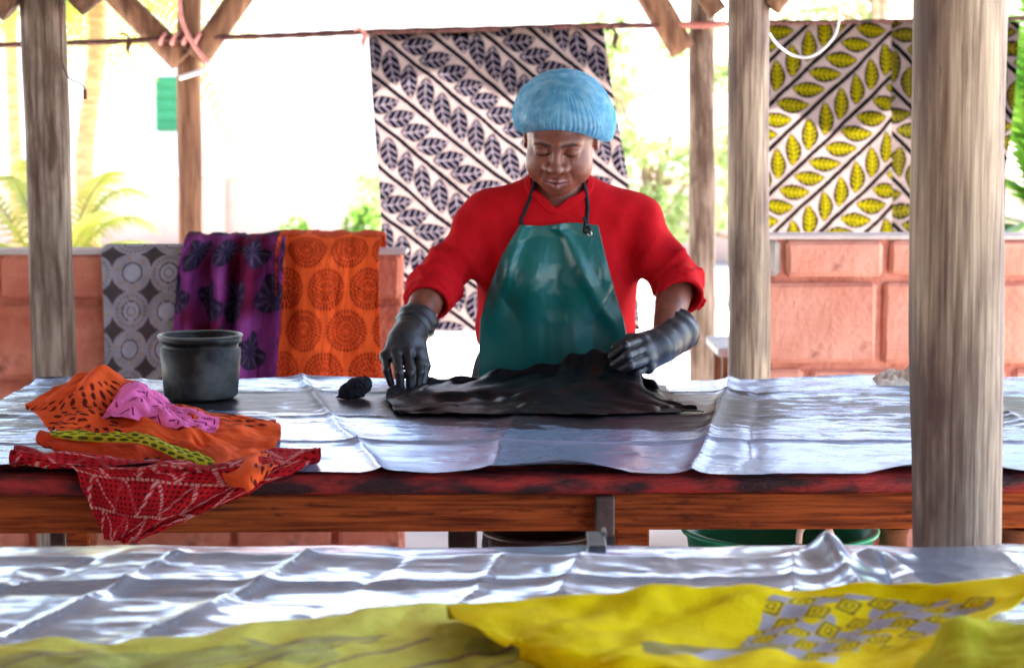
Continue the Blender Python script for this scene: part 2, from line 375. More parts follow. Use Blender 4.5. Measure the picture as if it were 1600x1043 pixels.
def frond(base, tip, droop, nleaf, llen, width=.022, seed=0, vfold=.5, hang=.35):
    """one palm frond: rachis and paired leaflets"""
    r = np.random.default_rng(seed); base = np.array(base, float); tip = np.array(tip, float)
    mid = (base+tip)/2+np.array([0, 0, droop]); t = np.linspace(0, 1, 24)[:, None]
    R = (1-t)**2*base+2*t*(1-t)*mid+t*t*tip; tg = np.gradient(R, axis=0); tg /= np.linalg.norm(tg, axis=1)[:, None]
    V = []; F = []
    side = np.cross(tg, [0, 0, 1.]); side /= np.linalg.norm(side, axis=1)[:, None]+1e-6; upv = np.cross(side, tg)
    for k in range(24):
        w = .012*(1-k/26)
        V += [R[k]+side[k]*w, R[k]+upv[k]*w, R[k]-side[k]*w, R[k]-upv[k]*w]
    F += [tuple(f) for f in grid_faces(4, 24, True)]
    for k in range(nleaf):
        f = .12+.86*k/(nleaf-1); i = min(int(f*23), 22); L = llen*(math.sin(math.pi*(f*.86+.1))**.6)*r.uniform(.85, 1.1)
        for s in (-1, 1):
            d = side[i]*s+tg[i]*.75+upv[i]*vfold*.5; d /= np.linalg.norm(d); p0 = R[i]+(R[i+1]-R[i])*(f*23-i); prev = None
            wv = np.cross(d, upv[i]); wv /= np.linalg.norm(wv)+1e-6
            for q in range(4):
                u = q/3; c = p0+d*L*u+np.array([0, 0, -hang*L*u*u]); w = width*(1-u*.92)*(.5+1.2*min(u*3, .42)); n0 = len(V)
                V += [c+wv*w, c-wv*w]
                if q: F.append((n0-2, n0-1, n0+1, n0))
    return mesh_np('frond', np.array(V), F, smooth=False)
# slim tall palm at left
pt = P(140, 395, 12.); ptop = P(150, -60, 12.2)
pl = thing('palm_tree', (pt[0], 12, 0), 'slim palm with orange-brown trunk just right of the left thick post', 'palm')
tr = catmull([(pt[0]-.12, 12, -.05), tuple(pt), tuple(P(132, 250, 12.05)), tuple(P(150, 90, 12.1)), tuple(ptop), tuple(ptop+np.array([.06, 0, .35]))], 40)
put('trunk', tube_mesh(tr, (np.linspace(.068, .05, 40)*(1+.07*np.sin(np.arange(40)*2.4))), 12, rough=.15, seed=3), 'palm_trunk', pl)
hd = tr[-1]
for k in range(15):
    a = k*2.4+.3; L = 1.0+.35*random.random(); e = random.uniform(-1.1, .1)
    put('frond', frond(hd, hd+np.array([math.cos(a)*L, math.sin(a)*L*.8, e*L-.1]), .42, 34, .34, .02, k), 'palm_leaf', pl)
# young palm low at left
c = P(85, 470, 11.0); yp = thing('young_palm', (c[0], 11, 0), 'low young palm with arching yellow-green fronds behind the left wall', 'palm')
put('stem', tube_mesh(catmull([(c[0], 11, -.03), (c[0], 11, c[2]*.5), (c[0], 11, c[2])], 8), np.linspace(.09, .05, 8), 10, rough=.2), 'palm_trunk', yp)
for k, (px, py, dr, dy) in enumerate([(-60, 320, .35, -.2), (5, 275, .35, .1), (215, 300, .42, .0), (235, 350, .40, .2), (250, 395, .35, -.2), (-40, 385, .25, .2), (190, 268, .4, .5), (40, 250, .3, .6), (-80, 260, .3, .3), (165, 330, .2, -.4)]):
    tp = P(px, py, 11+dy); put('frond', frond(c, tp, dr, 26, .26, .016, 40+k, hang=.6), 'palm_leaf', yp)
# pale second trunk, far left
c = P(32, 400, 14); d = P(12, -40, 14); q = thing('palm_tree', (c[0], 14, 0), 'pale thin palm trunk at the far left edge', 'palm')
put('trunk', tube_mesh(catmull([(c[0]+.05, 14, -.05), tuple(c), tuple(P(22, 200, 14)), tuple(d), tuple(d+np.array([-.05, 0, .5]))], 24), np.linspace(.06, .045, 24), 10, rough=.2, seed=5), 'palm_trunk', q)
hd = d+np.array([-.05, 0, .5])
for k in range(16):
    a = k*2.4; L = 1.1; put('frond', frond(hd, hd+np.array([math.cos(a)*L, math.sin(a)*L*.7, random.uniform(-1.5, -.2)]), .42, 30, .38, .024, 80+k), 'palm_leaf', q)
# green palm at the right edge
c = P(1652, 380, 8.9); rp = thing('fan_palm', (c[0], 8.9, 0), 'fresh green palm leaves at the right edge behind the wall', 'palm')
put('trunk', tube_mesh(catmull([(c[0], 8.9, -.05), (c[0]+.03, 8.9, .5), tuple(c)], 10), np.linspace(.1, .07, 10), 12, rough=.25), 'palm_trunk', rp)
for k, (px, py, dr, dy) in enumerate([(1592, -30, .05, 0), (1572, 30, .10, .2), (1640, -120, .1, -.2), (1720, -60, .25, .1), (1800, 60, .4, .3), (1588, 120, .12, .3), (1583, 215, .14, .1), (1810, 250, .3, -.3), (1566, 362, .10, -.1), (1690, -160, .1, .4), (1580, 290, .16, .2)]):
    put('frond', frond(c, P(px, py, 8.9+dy), dr, 30, .33, .026, 120+k, hang=.25), 'palm_leaf_green', rp)

# ------------------------------------------------------------------ shelter: roof and round posts
rfo = thing('shelter_roof', (0, 4.4, 2.42), 'thatched roof over the dyeing tables', 'roof')
def roof_pitch(y0, z0, y1, z1):
    nu, nv = 150, 24; X, Vv = np.meshgrid(np.linspace(-7.0, 2.5, nu), np.linspace(0, 1, nv))
    Yv = y0+(y1-y0)*Vv+np.sign(y0-y1)*(1-Vv)**5*(.19*sstep(.9, 1.3, X)+.10*noise2(X*7, X*0, 3)+.03); Z = z0+(z1-z0)*Vv+.03*fbm2(X*3, Yv*3, 4)
    top = np.stack([X, Yv, Z+.16], -1).reshape(-1, 3); bot = np.stack([X, Yv, Z], -1).reshape(-1, 3)
    F = grid_faces(nu, nv); n = nu*nv; Fl = [tuple(f) for f in F]+[tuple(f[::-1]+n) for f in F]
    ring = list(range(nu))+[r*nu+nu-1 for r in range(1, nv)]+[(nv-1)*nu+c for c in range(nu-2, -1, -1)]+[r*nu for r in range(nv-2, 0, -1)]
    Fl += [(ring[k], ring[k-1], ring[k-1]+n, ring[k]+n) for k in range(len(ring))]
    return mesh_np('thatch', np.concatenate([top, bot]), Fl, smooth=False)
put('thatch', roof_pitch(-9.0, 2.42, 4.55, 3.35), 'thatch', rfo); put('thatch', roof_pitch(8.42, 2.55, 4.57, 3.35), 'thatch', rfo)  # unseen reach to the left and behind the camera, lengthened to cut light
for x in (-1.32, -.33, .66, 1.7):
    for (ya, za, yb, zb) in ((-8.8, 2.37, 4.5, 3.27), (8.3, 2.52, 4.62, 3.28)):
        put('rafter', tube_mesh(np.linspace((x+.09, ya, za), (x+.09, yb, zb), 10), .04, 10, rough=.15), 'brace_wood', rfo)
for y, z in ((2.6, 3.02), (5.45, 3.06), (7.85, 2.59)):
    put('beam', tube_mesh(np.linspace((-6.9, y, z), (2.1, y, z), 14), .05, 12, rough=.15), 'brace_wood', rfo)

def post(pxt, pyt, pxb, pyb, Y, r, ztop, label, m, seed, seg=28, knots=()):
    a = P(pxt, pyt, Y); b = P(pxb, pyb, Y); d = (a-b)/(a[2]-b[2])
    z = np.linspace(-.02, ztop, 70); pts = b[None]+(z-b[2])[:, None]*d[None]
    pts[:, 0] += .006*np.sin(z*2.1+seed)+.003*np.sin(z*5+seed); rad = r*(1.03-.03*z/ztop+.018*np.sin(z*3.3+seed*1.7)+.01*np.sin(z*9+seed))
    t = thing('wooden_post', (pts[0][0], Y, 0), label, 'post', 'round posts of the shelter')
    put('pole', tube_mesh(pts, rad, seg, rough=.10, seed=seed), m, t)
    for (kx, ky) in knots:
        q = P(kx, ky, Y-r*.98); V, F = lathe([(.0005, .004), (.007, .0035), (.011, .0), (.012, -.006)], (0, 0, 0), 12)
        V = np.stack([V[:, 0], -V[:, 2], V[:, 1]*1.5], -1)+q; put('knot', mesh_np('knot', V, F), 'stub_wood', t)
    return t
poA = post(71, 0, 84, 590, 5.4, .0605, 2.95, 'thick weathered post at the left in front of the brick wall', 'post_wood', 1)
poB = post(297, 0, 299, 380, 7.85, .049, 2.58, 'thin brown post with forked braces standing behind the purple cloth', 'brace_wood', 2)
poC = post(1096, 0, 1100, 590, 7.85, .052, 2.58, 'thinner far post nearest the right side of the navy leaf cloth', 'post_wood', 3)
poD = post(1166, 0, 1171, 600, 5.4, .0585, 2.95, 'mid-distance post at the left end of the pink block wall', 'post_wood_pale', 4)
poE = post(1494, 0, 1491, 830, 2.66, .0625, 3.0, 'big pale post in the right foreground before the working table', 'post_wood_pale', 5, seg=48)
def brace(par, a, b, r, m='brace_wood'):
    put('brace', tube_mesh(np.linspace(a, b, 14), r, 16, rough=.12, seed=int(abs(a[0]*100))), m, par)
brace(poB, P(283, 95, 7.76), P(95, -95, 7.76), .052); brace(poB, P(308, 92, 7.74), P(440, -95, 7.74), .05)
brace(poC, P(1068, 80, 7.78), P(985, -60, 7.78), .056)
brace(poA, P(20, 12, 5.36), P(-70, -60, 5.36), .045); brace(poA, P(112, 2, 5.36), P(200, -70, 5.36), .05)
brace(poD, P(1122, 20, 5.36), P(1060, -70, 5.36), .028); brace(poD, P(1205, 12, 5.36), P(1290, -90, 5.36), .026)

# washing line with knots and loose strings
ln = thing('washing_line', tuple(P(297, 60, 7.68)), 'dark rope line strung across behind the woman carrying the leaf cloths', 'rope')
lp = np.array([P(-60, 75, 7.7), P(0, 71, 7.7), P(150, 66, 7.7), P(297, 60, 7.70), P(440, 56, 7.72), P(575, 50, 7.74), P(760, 45, 7.75), P(943, 40, 7.75), P(1040, 41, 7.75)])
lq = catmull(lp, 90); put('rope', tube_mesh(lq, .0115*(1+.15*np.sin(np.arange(90)*1.9)), 10, rough=.4), 'rope_dark', ln)
put('bar', tube_mesh(np.linspace(P(1030, 41, 7.75), P(1135, 38, 7.75), 10), .0145, 12), 'pipe_red', ln)
put('rope_tail', tube_mesh(np.linspace(P(1135, 38, 7.8), P(1640, 28, 7.9), 20), .009, 8), 'rope_dark', ln)
for px in (252, 270, 288, 307):                      # wraps round the line at the forked post
    c = P(px, 61, 7.70); th = np.linspace(0, 2*np.pi, 14); put('wrap', tube_mesh(np.stack([c[0]+.012*np.sin(th)+.01*th/6, c[1]+.02*np.cos(th), c[2]+.02*np.sin(th)], -1), .007, 8), 'rope_pink', ln)
for px in (196, 563, 955):
    c = P(px, 58 if px < 500 else 50, 7.70); put('rag_knot', tube_mesh(catmull([c+[-.02, 0, .01], c+[.0, -.03, .012], c+[.02, -.01, -.01], c+[.012, -.02, -.045], c+[.018, -.02, -.07]], 16), np.array([.006]*8+[.011]*4+[.008, .006, .005, .004]), 8), 'rope_pink' if px == 563 else 'rope_dark', ln)
st = thing('dangling_rope', tuple(P(325, 100, 7.6)), 'pink cord ending in a white tip hanging beside the forked post', 'rope')
put('cord', tube_mesh(catmull([P(278, -30, 7.62), P(284, 30, 7.62), P(304, 72, 7.6), P(325, 98, 7.6)], 24), .0085, 8), 'rope_pink', st)
put('cord_tip', tube_mesh(catmull([P(325, 98, 7.6), P(322, 106, 7.6), P(305, 114, 7.6), P(280, 122, 7.6)], 16), .010, 8), 'string_white', st)
w1 = put('wire', tube_mesh(catmull([P(97, 2, 5.3), P(96, 60, 5.31), P(97, 95, 5.31), P(108, 122, 5.3), P(130, 134, 5.3), P(133, 155, 5.3)], 40), np.array([.0022]*34+[.005]*6), 6), 'rope_dark', None, P(100, 20, 5.3)); tag(w1, 'thin dark wire dangling from the top of the left thick post', 'wire')
w1 = put('wire', tube_mesh(catmull([P(1202, 52, 5.4), P(1215, 70, 5.45), P(1240, 87, 5.5), P(1268, 88, 5.5), P(1295, 68, 5.5), P(1310, 38, 5.5), P(1312, -30, 5.5)], 40), .0036, 8), 'string_white', None, P(1250, 87, 5.5)); tag(w1, 'slack white wire looping in front of the yellow leaf cloth', 'wire')

# ------------------------------------------------------------------ block walls
sw = thing('light_block_wall', (-3.4, 1.5, 0), 'tall unseen terracotta wall added at the rear and left to block light', 'wall')  # unseen wall, added to cut the light from left and rear
slab('wall', (-3.5, -8.8, 0), (-3.3, 2.4, 2.3), 'brick_left', sw, .01); slab('wall', (-3.29, -8.8, 0), (2.0, -8.6, 2.3), 'brick_left', sw, .01)
BR = {}
def brick_mesh(L, H, D, v):
    k = (round(L, 3), round(H, 3), v)
    if k not in BR:
        random.seed(v*31+int(L*1000)); BR[k] = box_mesh((0, 0, 0), (L, D, H), .012, .0035)
    return BR[k]
def brick(wall, x, z, L, H, y, m, v, D=.16):
    me = brick_mesh(L, H, D, v)
    if not me.materials: me.materials.append(MATS[m])
    elif me.materials[0] != MATS[m]: me = me.copy(); me.materials.clear(); me.materials.append(MATS[m]); BR[(round(L, 3), round(H, 3), v)] = me
    o = bpy.data.objects.new('brick', me); COL.objects.link(o); o.parent = wall
    o.location = Vector((x, y+random.uniform(-.004, .004), z))-wloc(wall); return o
def block_wall(x0, x1, Y, zc, lens, label, mb, mm, first=None):
    w = thing('block_wall', ((x0+x1)/2, Y+.08, 0), label, 'wall')
    slab('mortar', (x0+.02, Y+.020, 0), (x1-.02, Y+.145, zc[0]-.006), mm, w, .006)
    r = random.Random(int(Y*10+x0*7))
    for k in range(len(zc)-1):
        H = zc[k]-zc[k+1]-.020; L0 = lens[k % len(lens)]; x = x0+(.0 if k % 2 == 0 else -.0); first_len = L0*(.2 if k == 0 else .62 if k % 2 else .45); q = 0
        while x < x1-.03:
            L = first_len if q == 0 else L0*(1+.0*r.random())
            if x+L > x1-.05: L = x1-x
            m = mb
            if k == 0 and q == 0 and first: m = first
            random.seed(q*7+k); brick(w, x, zc[k+1]+.010, round(L-.020, 3), H, Y, m, (q+k*3) % 4); x += L; q += 1
    cp = []
    return w
zs_ = [P(0, y, 5.6)[2] for y in (370, 436, 572, 650, 735)]+[.30, .15, .0]
wr = block_wall(P(1197, 400, 5.6)[0], 2.35, 5.6, zs_, [.303, .56, .30, .303], 'pink painted block wall at the right below the yellow leaf cloth', 'brick_right', 'mortar_right', 'brick_grey')
slab('coping', (P(1197, 400, 5.6)[0]+.004, 5.602, zs_[0]-.008), (2.34, 5.755, zs_[0]+.006), 'coping', wr, .003)
zs_ = [P(0, y, 5.6)[2] for y in (394, 474, 596, 700)]+[.32, .16, .0]
xl = P(637, 400, 5.6)[0]
wl_ = block_wall(-2.15, xl, 5.6, zs_, [.205, .30, .24], 'terracotta block wall at the left with three cloths drawn over it', 'brick_left', 'mortar_left')
slab('coping', (-2.14, 5.602, zs_[0]-.008), (xl-.004, 5.755, zs_[0]+.006), 'coping', wl_, .003)

# bench behind the mid post
bz = P(1130, 540, 6.4)[2]; bx = P(1118, 540, 6.4)[0]
bn = thing('bench', (bx+.3, 6.5, 0), 'small grey-topped bench half hidden by the mid-distance post', 'bench')
slab('top', (bx, 6.32, bz-.03), (bx+.62, 6.72, bz), 'bench_grey', bn)
for x in (bx+.02, bx+.54):
    for y in (6.35, 6.63): slab('leg', (x, y, 0), (x+.055, y+.055, bz-.031), 'brace_wood', bn)

# ------------------------------------------------------------------ print patterns
def mixc(a, b, t): t = np.asarray(t)[..., None]; return np.asarray(a)*(1-t)+np.asarray(b)*t
def leaf_print(u, v, ang, Ts, Ls, ll, lw, bg, leaf, vein, stem, seed=0, bold=False):
    """slanting stems; each strip between two stems holds one row of leaves, rows alternate in direction"""
    u, v = u+.007*fbm2(u*9, v*9, seed, 2), v+.007*fbm2(u*9+5, v*9+2, seed+3, 2)
    c, s = math.cos(ang), math.sin(ang); S = u*c+v*s; Tt = -u*s+v*c
    k = np.floor(Tt/Ts); t = Tt-(k+.5)*Ts; odd = (k % 2) == 1; S = S+.37*Ls*k
    col = np.broadcast_to(np.array(bg), u.shape+(3,)).copy()
    col *= (1+.16*fbm2(u*14, v*14, seed+9, 3))[..., None]
    a0 = np.where(odd, -1, 1)*math.radians(47)
    for dn in (-1, 0, 1):
        n = np.round(S/Ls)+dn; ds = S-n*Ls
        jt = .10*(hash2(n.astype(int), k.astype(int), seed)-.5); al = ds*np.cos(a0+jt)+t*np.sin(a0+jt); b = -ds*np.sin(a0+jt)+t*np.cos(a0+jt)
        x = al/(ll*.5); b = b+.008*x*x-.003
        prof = lw*.5*np.clip(1-np.abs(x)**2.0, 0, 1)**.85*(1-.15*x)
        ins = (np.abs(x) < 1) & (np.abs(b) < prof); rel = np.abs(b)/(prof+1e-6)
        vn = (np.abs(b) < (.0024 if not bold else .0045)) & (np.abs(x) < .92)
        ph = (al-.75*np.abs(b))/(ll/(5.0 if not bold else 7)); fr = np.abs(ph-np.round(ph))
        side = (fr < (.10 if not bold else .30)) & (rel < (.90 if not bold else .72)) & (np.abs(x) < (.9 if not bold else .82))
        col[ins] = leaf; col[ins & (vn | side)] = vein
    st_ = np.abs(np.abs(t)-Ts/2) < .0088
    col[st_] = stem
    return col
def ring_print(u, v):
    Rr = .058; col = np.broadcast_to(np.array((.10, .08, .085)), u.shape+(3,)).copy()
    dx = .112; dy = .112
    cu = np.round(u/dx)*dx; cv = np.round(v/dy)*dy; r = np.hypot(u-cu, v-cv); th = np.arctan2(v-cv, u-cu)
    odd = ((np.round(u/dx)+np.round(v/dy)) % 2) == 0
    lil = np.array((.40, .38, .44)); tan = np.array((.42, .34, .29))
    col[r < Rr] = lil; col[(r < Rr*.86) & (np.sin(th*6) > .72) & (r > Rr*.5)] = tan
    col[(r < .030) & (r > .026)] = (.07, .07, .10); col[r < .026] = (.47, .47, .56)
    col[odd & (r > .041) & (r < .050) & (np.sin(th*26) > 0)] = (.24, .22, .27); col[odd & (r < .016) & (r > .011)] = (.30, .25, .24)
    return col*(1+.25*fbm2(u*25, v*25, 3, 3))[..., None]
def purple_print(u, v):
    col = mixc((.23, .045, .22), (.13, .010, .045), sstep(-.15, .3, fbm2(u*6, v*4, 5)))
    dx = .15; row = np.round(v/.15); cu = (np.round(u/dx-.5*(row % 2))+.5*(row % 2))*dx; cv = row*.15; r = np.hypot(u-cu, v-cv); th = np.arctan2(v-cv, u-cu)
    w = .060*(1+.25*np.sin(th*3+u*30)+.5*fbm2(u*9, v*9, 31, 2)); col[r < w] = (.035, .022, .055)
    pet = (r < w*.92) & (r > .015) & (np.abs(np.sin(th*5)) > .88); col[pet] = (.085, .06, .12)
    return col*(1+.5*fbm2(u*18, v*18, 8, 3))[..., None]
def sun_print(u, v, R0=.063, ground=(.92, .135, .030), ink=(.22, .004, .003), pitch=.138):
    col = np.broadcast_to(np.array(ground), u.shape+(3,)).copy()
    row = np.round(v/(pitch*.88)); cu = (np.round(u/pitch-.5*(row % 2))+.5*(row % 2))*pitch; cv = row*pitch*.88
    u_ = u+.004*fbm2(u*20, v*20, 2, 2); r = np.hypot(u_-cu, v-cv); th = np.arctan2(v-cv, u_-cu)
    k = np.floor(r/(R0/5)); fr = r/(R0/5)-k; n = np.array([3, 14, 22, 30, 36, 1])[np.clip(k, 0, 5).astype(int)]
    da = np.abs(np.mod(th*n/(2*np.pi)+.5*(k % 2), 1)-.5)
    dash = (k >= 1) & (k < 5) & (da < .25) & (fr > .08) & (fr < .86); col[dash] = ink; col[(r < R0/5)*(r > R0/12)] = ink
    col = np.where((r < R0*1.02)[..., None] & ~dash[..., None], mixc(col, (.90, .115, .03), .6*np.ones_like(r)), col)
    return col*(1+.12*fbm2(u*12, v*12, 5, 3))[..., None]
# ------------------------------------------------------------------ hanging leaf cloths
def cloth_obj(name, A, cols, m, label, cat='cloth', thick=.0012, group=None, loc=None):
    nv, nu = A.shape[:2]
    me = mesh_np(name, A.reshape(-1, 3), grid_faces(nu, nv), None if cols is None else cols.reshape(-1, 3))
    c = A.reshape(-1, 3).mean(0); c[2] = A[..., 2].min()
    o = put(name, me, m, None, c if loc is None else loc)
    if thick: md = o.modifiers.new('thickness', 'SOLIDIFY'); md.thickness = thick; md.offset = 0
    return tag(o, label, cat, group)
def hang(ctrl, nu, nv, waves, seed):
    A = spline_sheet(ctrl, nu, nv); U, Vv = np.meshgrid(np.linspace(0, 1, nu), np.linspace(0, 1, nv))
    A[..., 1] += (waves*(.25+.75*Vv)*(np.sin(U*17+seed)+.6*np.sin(U*31+2*seed+Vv*1.5)) + .05*fbm2(U*3, Vv*2, seed))
    # over the line at the top
    return A
Yc = 7.76
ctrl = [[P(x, y, Yc) for x, y in ((575, 53), (700, 47), (820, 42), (943, 38))],
        [P(x, y, Yc) for x, y in ((582, 170), (710, 165), (830, 160), (960, 158))],
        [P(x, y, Yc) for x, y in ((592, 300), (718, 296), (850, 290), (982, 285))],
        [P(x, y, Yc) for x, y in ((598, 420), (730, 418), (865, 415), (990, 410))],
        [P(x, y, Yc) for x, y in ((606, 516), (740, 517), (875, 518), (1000, 514))]]
A = hang(ctrl, 340, 400, .008, 1); U, Vv = arclen(A)
A[:3, :, 1] = Yc+.002; A[0, :, 1] = Yc+.03; A[0, :, 2] -= .03
cloth_obj('leaf_print_cloth', A, leaf_print(U, Vv+.03, math.radians(41), .142, .089, .142, .074, (.125, .093, .090), (.0018, .0018, .005), (.085, .068, .082), (.0018, .0018, .004), 1), 'print_cloth',
          'hanging cloth printed with dark navy leaves behind the woman', thick=0)
Yc2 = 7.86
ctrl = [[P(x, y, Yc2) for x, y in ((1196, 31), (1320, 31), (1440, 32), (1590, 34))],
        [P(x, y, Yc2) for x, y in ((1198, 150), (1320, 150), (1440, 150), (1584, 150))],
        [P(x, y, Yc2) for x, y in ((1200, 270), (1320, 270), (1440, 268), (1572, 265))],
        [P(x, y, Yc2) for x, y in ((1202, 440), (1320, 440), (1440, 440), (1566, 440))]]
A = hang(ctrl, 330, 350, .007, 4); U, Vv = arclen(A)
A[0, :, 1] = Yc2+.08; A[0, :, 2] -= .02
fold = U > .515
A[..., 1] += np.where(fold, -.02, 0)*sstep(.50, .53, U)
c1 = leaf_print(U, Vv, math.radians(-43), .129, .088, .130, .064, (.125, .093, .090), (.002, .002, .002), (.088, .072, .0015), (.002, .002, .002), 2, True)
c2 = leaf_print(U-.03, Vv+.03, math.radians(45), .129, .088, .130, .064, (.08, .06, .058), (.002, .002, .002), (.045, .037, .003), (.002, .002, .002), 6, True)  # doubled right panel: same print, its shade put into darker colours
cloth_obj('leaf_print_cloth', A, np.where(fold[..., None], c2, c1), 'print_cloth', 'hanging cloth printed with yellow-veined dark leaves above the right wall', thick=0)

# ------------------------------------------------------------------ cloths drawn over the left wall
def drape(name, xs_top, xs_bot, ytop, zbot, nu, nv, pr, label, fold, lump=0., seed=0, lift=0., slant=0., dy=0.):
    zt = P(0, ytop, 5.6)[2]; zb = zbot
    path = [(5.80, zt-.20), (5.79, zt-.06), (5.76, zt-.012), (5.70, zt+.012+lift), (5.62, zt+.012+lift), (5.582, zt-.012), (5.565, zt-.06), (5.56, zt-.25), (5.55, (zt+zb)/2), (5.545, zb)]
    path = np.array(path); rows = []
    for k, (y, z) in enumerate(path):
        f = np.clip((zt-z)/(zt-zb), 0, 1) if k > 4 else 0
        xa = P(xs_top[0]+(xs_bot[0]-xs_top[0])*f, 500, 5.56)[0]; xb = P(xs_top[1]+(xs_bot[1]-xs_top[1])*f, 500, 5.56)[0]
        rows.append([(xa+(xb-xa)*q, y, z) for q in np.linspace(0, 1, 5)])
    A = spline_sheet(rows, nu, nv); U, Vv = np.meshgrid(np.linspace(0, 1, nu), np.linspace(0, 1, nv))
    f = sstep(.35, .6, Vv)
    ph = U*(xs_top[1]-xs_top[0])/600*2*np.pi*fold+.8*fbm2(U*3, Vv*2, seed)
    A[..., 1] -= (.6*fold)*(.016*f*(1+np.sin(ph*3.7+seed+.8*Vv))+.018*f*np.abs(np.sin(ph*2.4+1+1.5*Vv)))
    A[..., 2] += (lump*(1-sstep(.3, .5, Vv))*(.5+fbm2(U*7, Vv*5, seed+2))) + slant*U*(1-f)
    A[..., 0] += .006*f*np.sin(Vv*7+U*5+seed)
    A[..., 1] -= .006*fold*fbm2(U*9, Vv*6, seed+6)
    A[..., 1] -= dy*f; Um, Vm = arclen(A)
    return cloth_obj(name, A, pr(Um, Vm), 'print_wall', label, thick=.0015)
drape('ring_print_cloth', (160, 300), (160, 262), 391, .30, 130, 330, lambda u, v: ring_print(u+.03, v), 'grey cloth with pale ring print on the left wall', .15, 0, 2)
drape('purple_print_cloth', (288, 446), (252, 428), 384, .32, 200, 330, purple_print, 'bunched purple cloth with dark flowers on the left wall', 3.4, .022, 5, .012)
drape('sun_print_cloth', (437, 597), (410, 600), 384, .275, 220, 380, lambda u, v: sun_print(u+.04, v+.02), 'orange cloth with red dashed circles on the left wall', 2.0, .012, 8, .020, dy=.035)

# ------------------------------------------------------------------ the two tables
ZT = .872                                            # top of the boards
def rot_t(x, y): return y + .022*x                     # the working table stands very slightly askew
wt = thing('work_table', (.55, 3.6, 0), 'long dark red wooden work table the woman stands at', 'table')
def tbox(name, lo, hi, m, par, bev=.003):
    me = box_mesh(lo, hi, bev)
    for v in me.vertices: v.co.y = rot_t(v.co.x, v.co.y)
    return put(name, me, m, par)
Vt = []; nx = 160
x = np.linspace(-1.0, 2.2, nx)
prof = [(3.03, .840), (3.008, .842), (3.002, .850), (3.003, .866), (3.012, .8715), (4.16, .8715), (4.165, .84)]
A = np.stack([np.stack([x, rot_t(x, y+.003*fbm2(x*14, x*0+k, 3)), z+.0022*fbm2(x*18, x*0+k*2, 6)], -1) for k, (y, z) in enumerate(prof)])
V = A.reshape(-1, 3); F = [tuple(f[::-1]) for f in grid_faces(nx, len(prof))]
F += [tuple(k*nx for k in range(len(prof))), tuple(k*nx+nx-1 for k in range(len(prof)))[::-1], tuple(list(range(nx))+list(range((len(prof)-1)*nx, len(prof)*nx))[::-1])]
put('table_top', mesh_np('top', V, F), 'table_edge', wt)
xm = P(945, 780, 3.03)[0]
tbox('apron_board', (-.97, 3.035, .776), (xm-.002, 3.06, .8385), 'table_wood', wt); tbox('apron_board', (xm+.002, 3.032, .778), (2.15, 3.058, .8385), 'table_wood', wt)
tbox('rear_board', (-.97, 4.08, .76), (2.15, 4.105, .8385), 'table_wood', wt)
xs0 = P(930, 780, 3.0)[0]; xs1 = P(961, 780, 3.0)[0]
tbox('stub_block', (xs0, 2.998, P(0, 838, 3.0)[2]), (xs1, 3.030, .8385), 'stub_wood', wt)
for px0, px1, y, m in ((963, 1015, 3.065, 'table_wood'), (106, 142, 3.065, 'table_wood'), (80, 104, 3.14, 'stub_wood'), (1660, 1715, 3.065, 'table_wood'), (700, 745, 4.0, 'stub_wood'), (1290, 1330, 4.0, 'stub_wood')):
    xa = P(px0, 830, y)[0]; xb = P(px1, 830, y)[0]; tbox('leg', (xa, y, 0), (xb, y+.06, .8385), m, wt)
tbox('shelf', (-.9, 3.13, .40), (2.1, 3.99, .425), 'table_wood', wt)

nt = thing('front_table', (0, 1.95, 0), 'foreground table across the bottom under the silver sheet', 'table')
slab('table_top', (-1.3, 1.42, .845), (1.3, 2.455, .8715), 'table_edge', nt)
slab('apron_board', (-1.25, 2.40, .76), (1.25, 2.425, .844), 'table_wood', nt); slab('apron_board', (-1.25, 1.46, .76), (1.25, 1.485, .844), 'table_wood', nt)
for x in (-1.2, -.05, 1.13):
    for y in (1.50, 2.33): slab('leg', (x, y, 0), (x+.065, y+.06, .844), 'table_wood', nt)

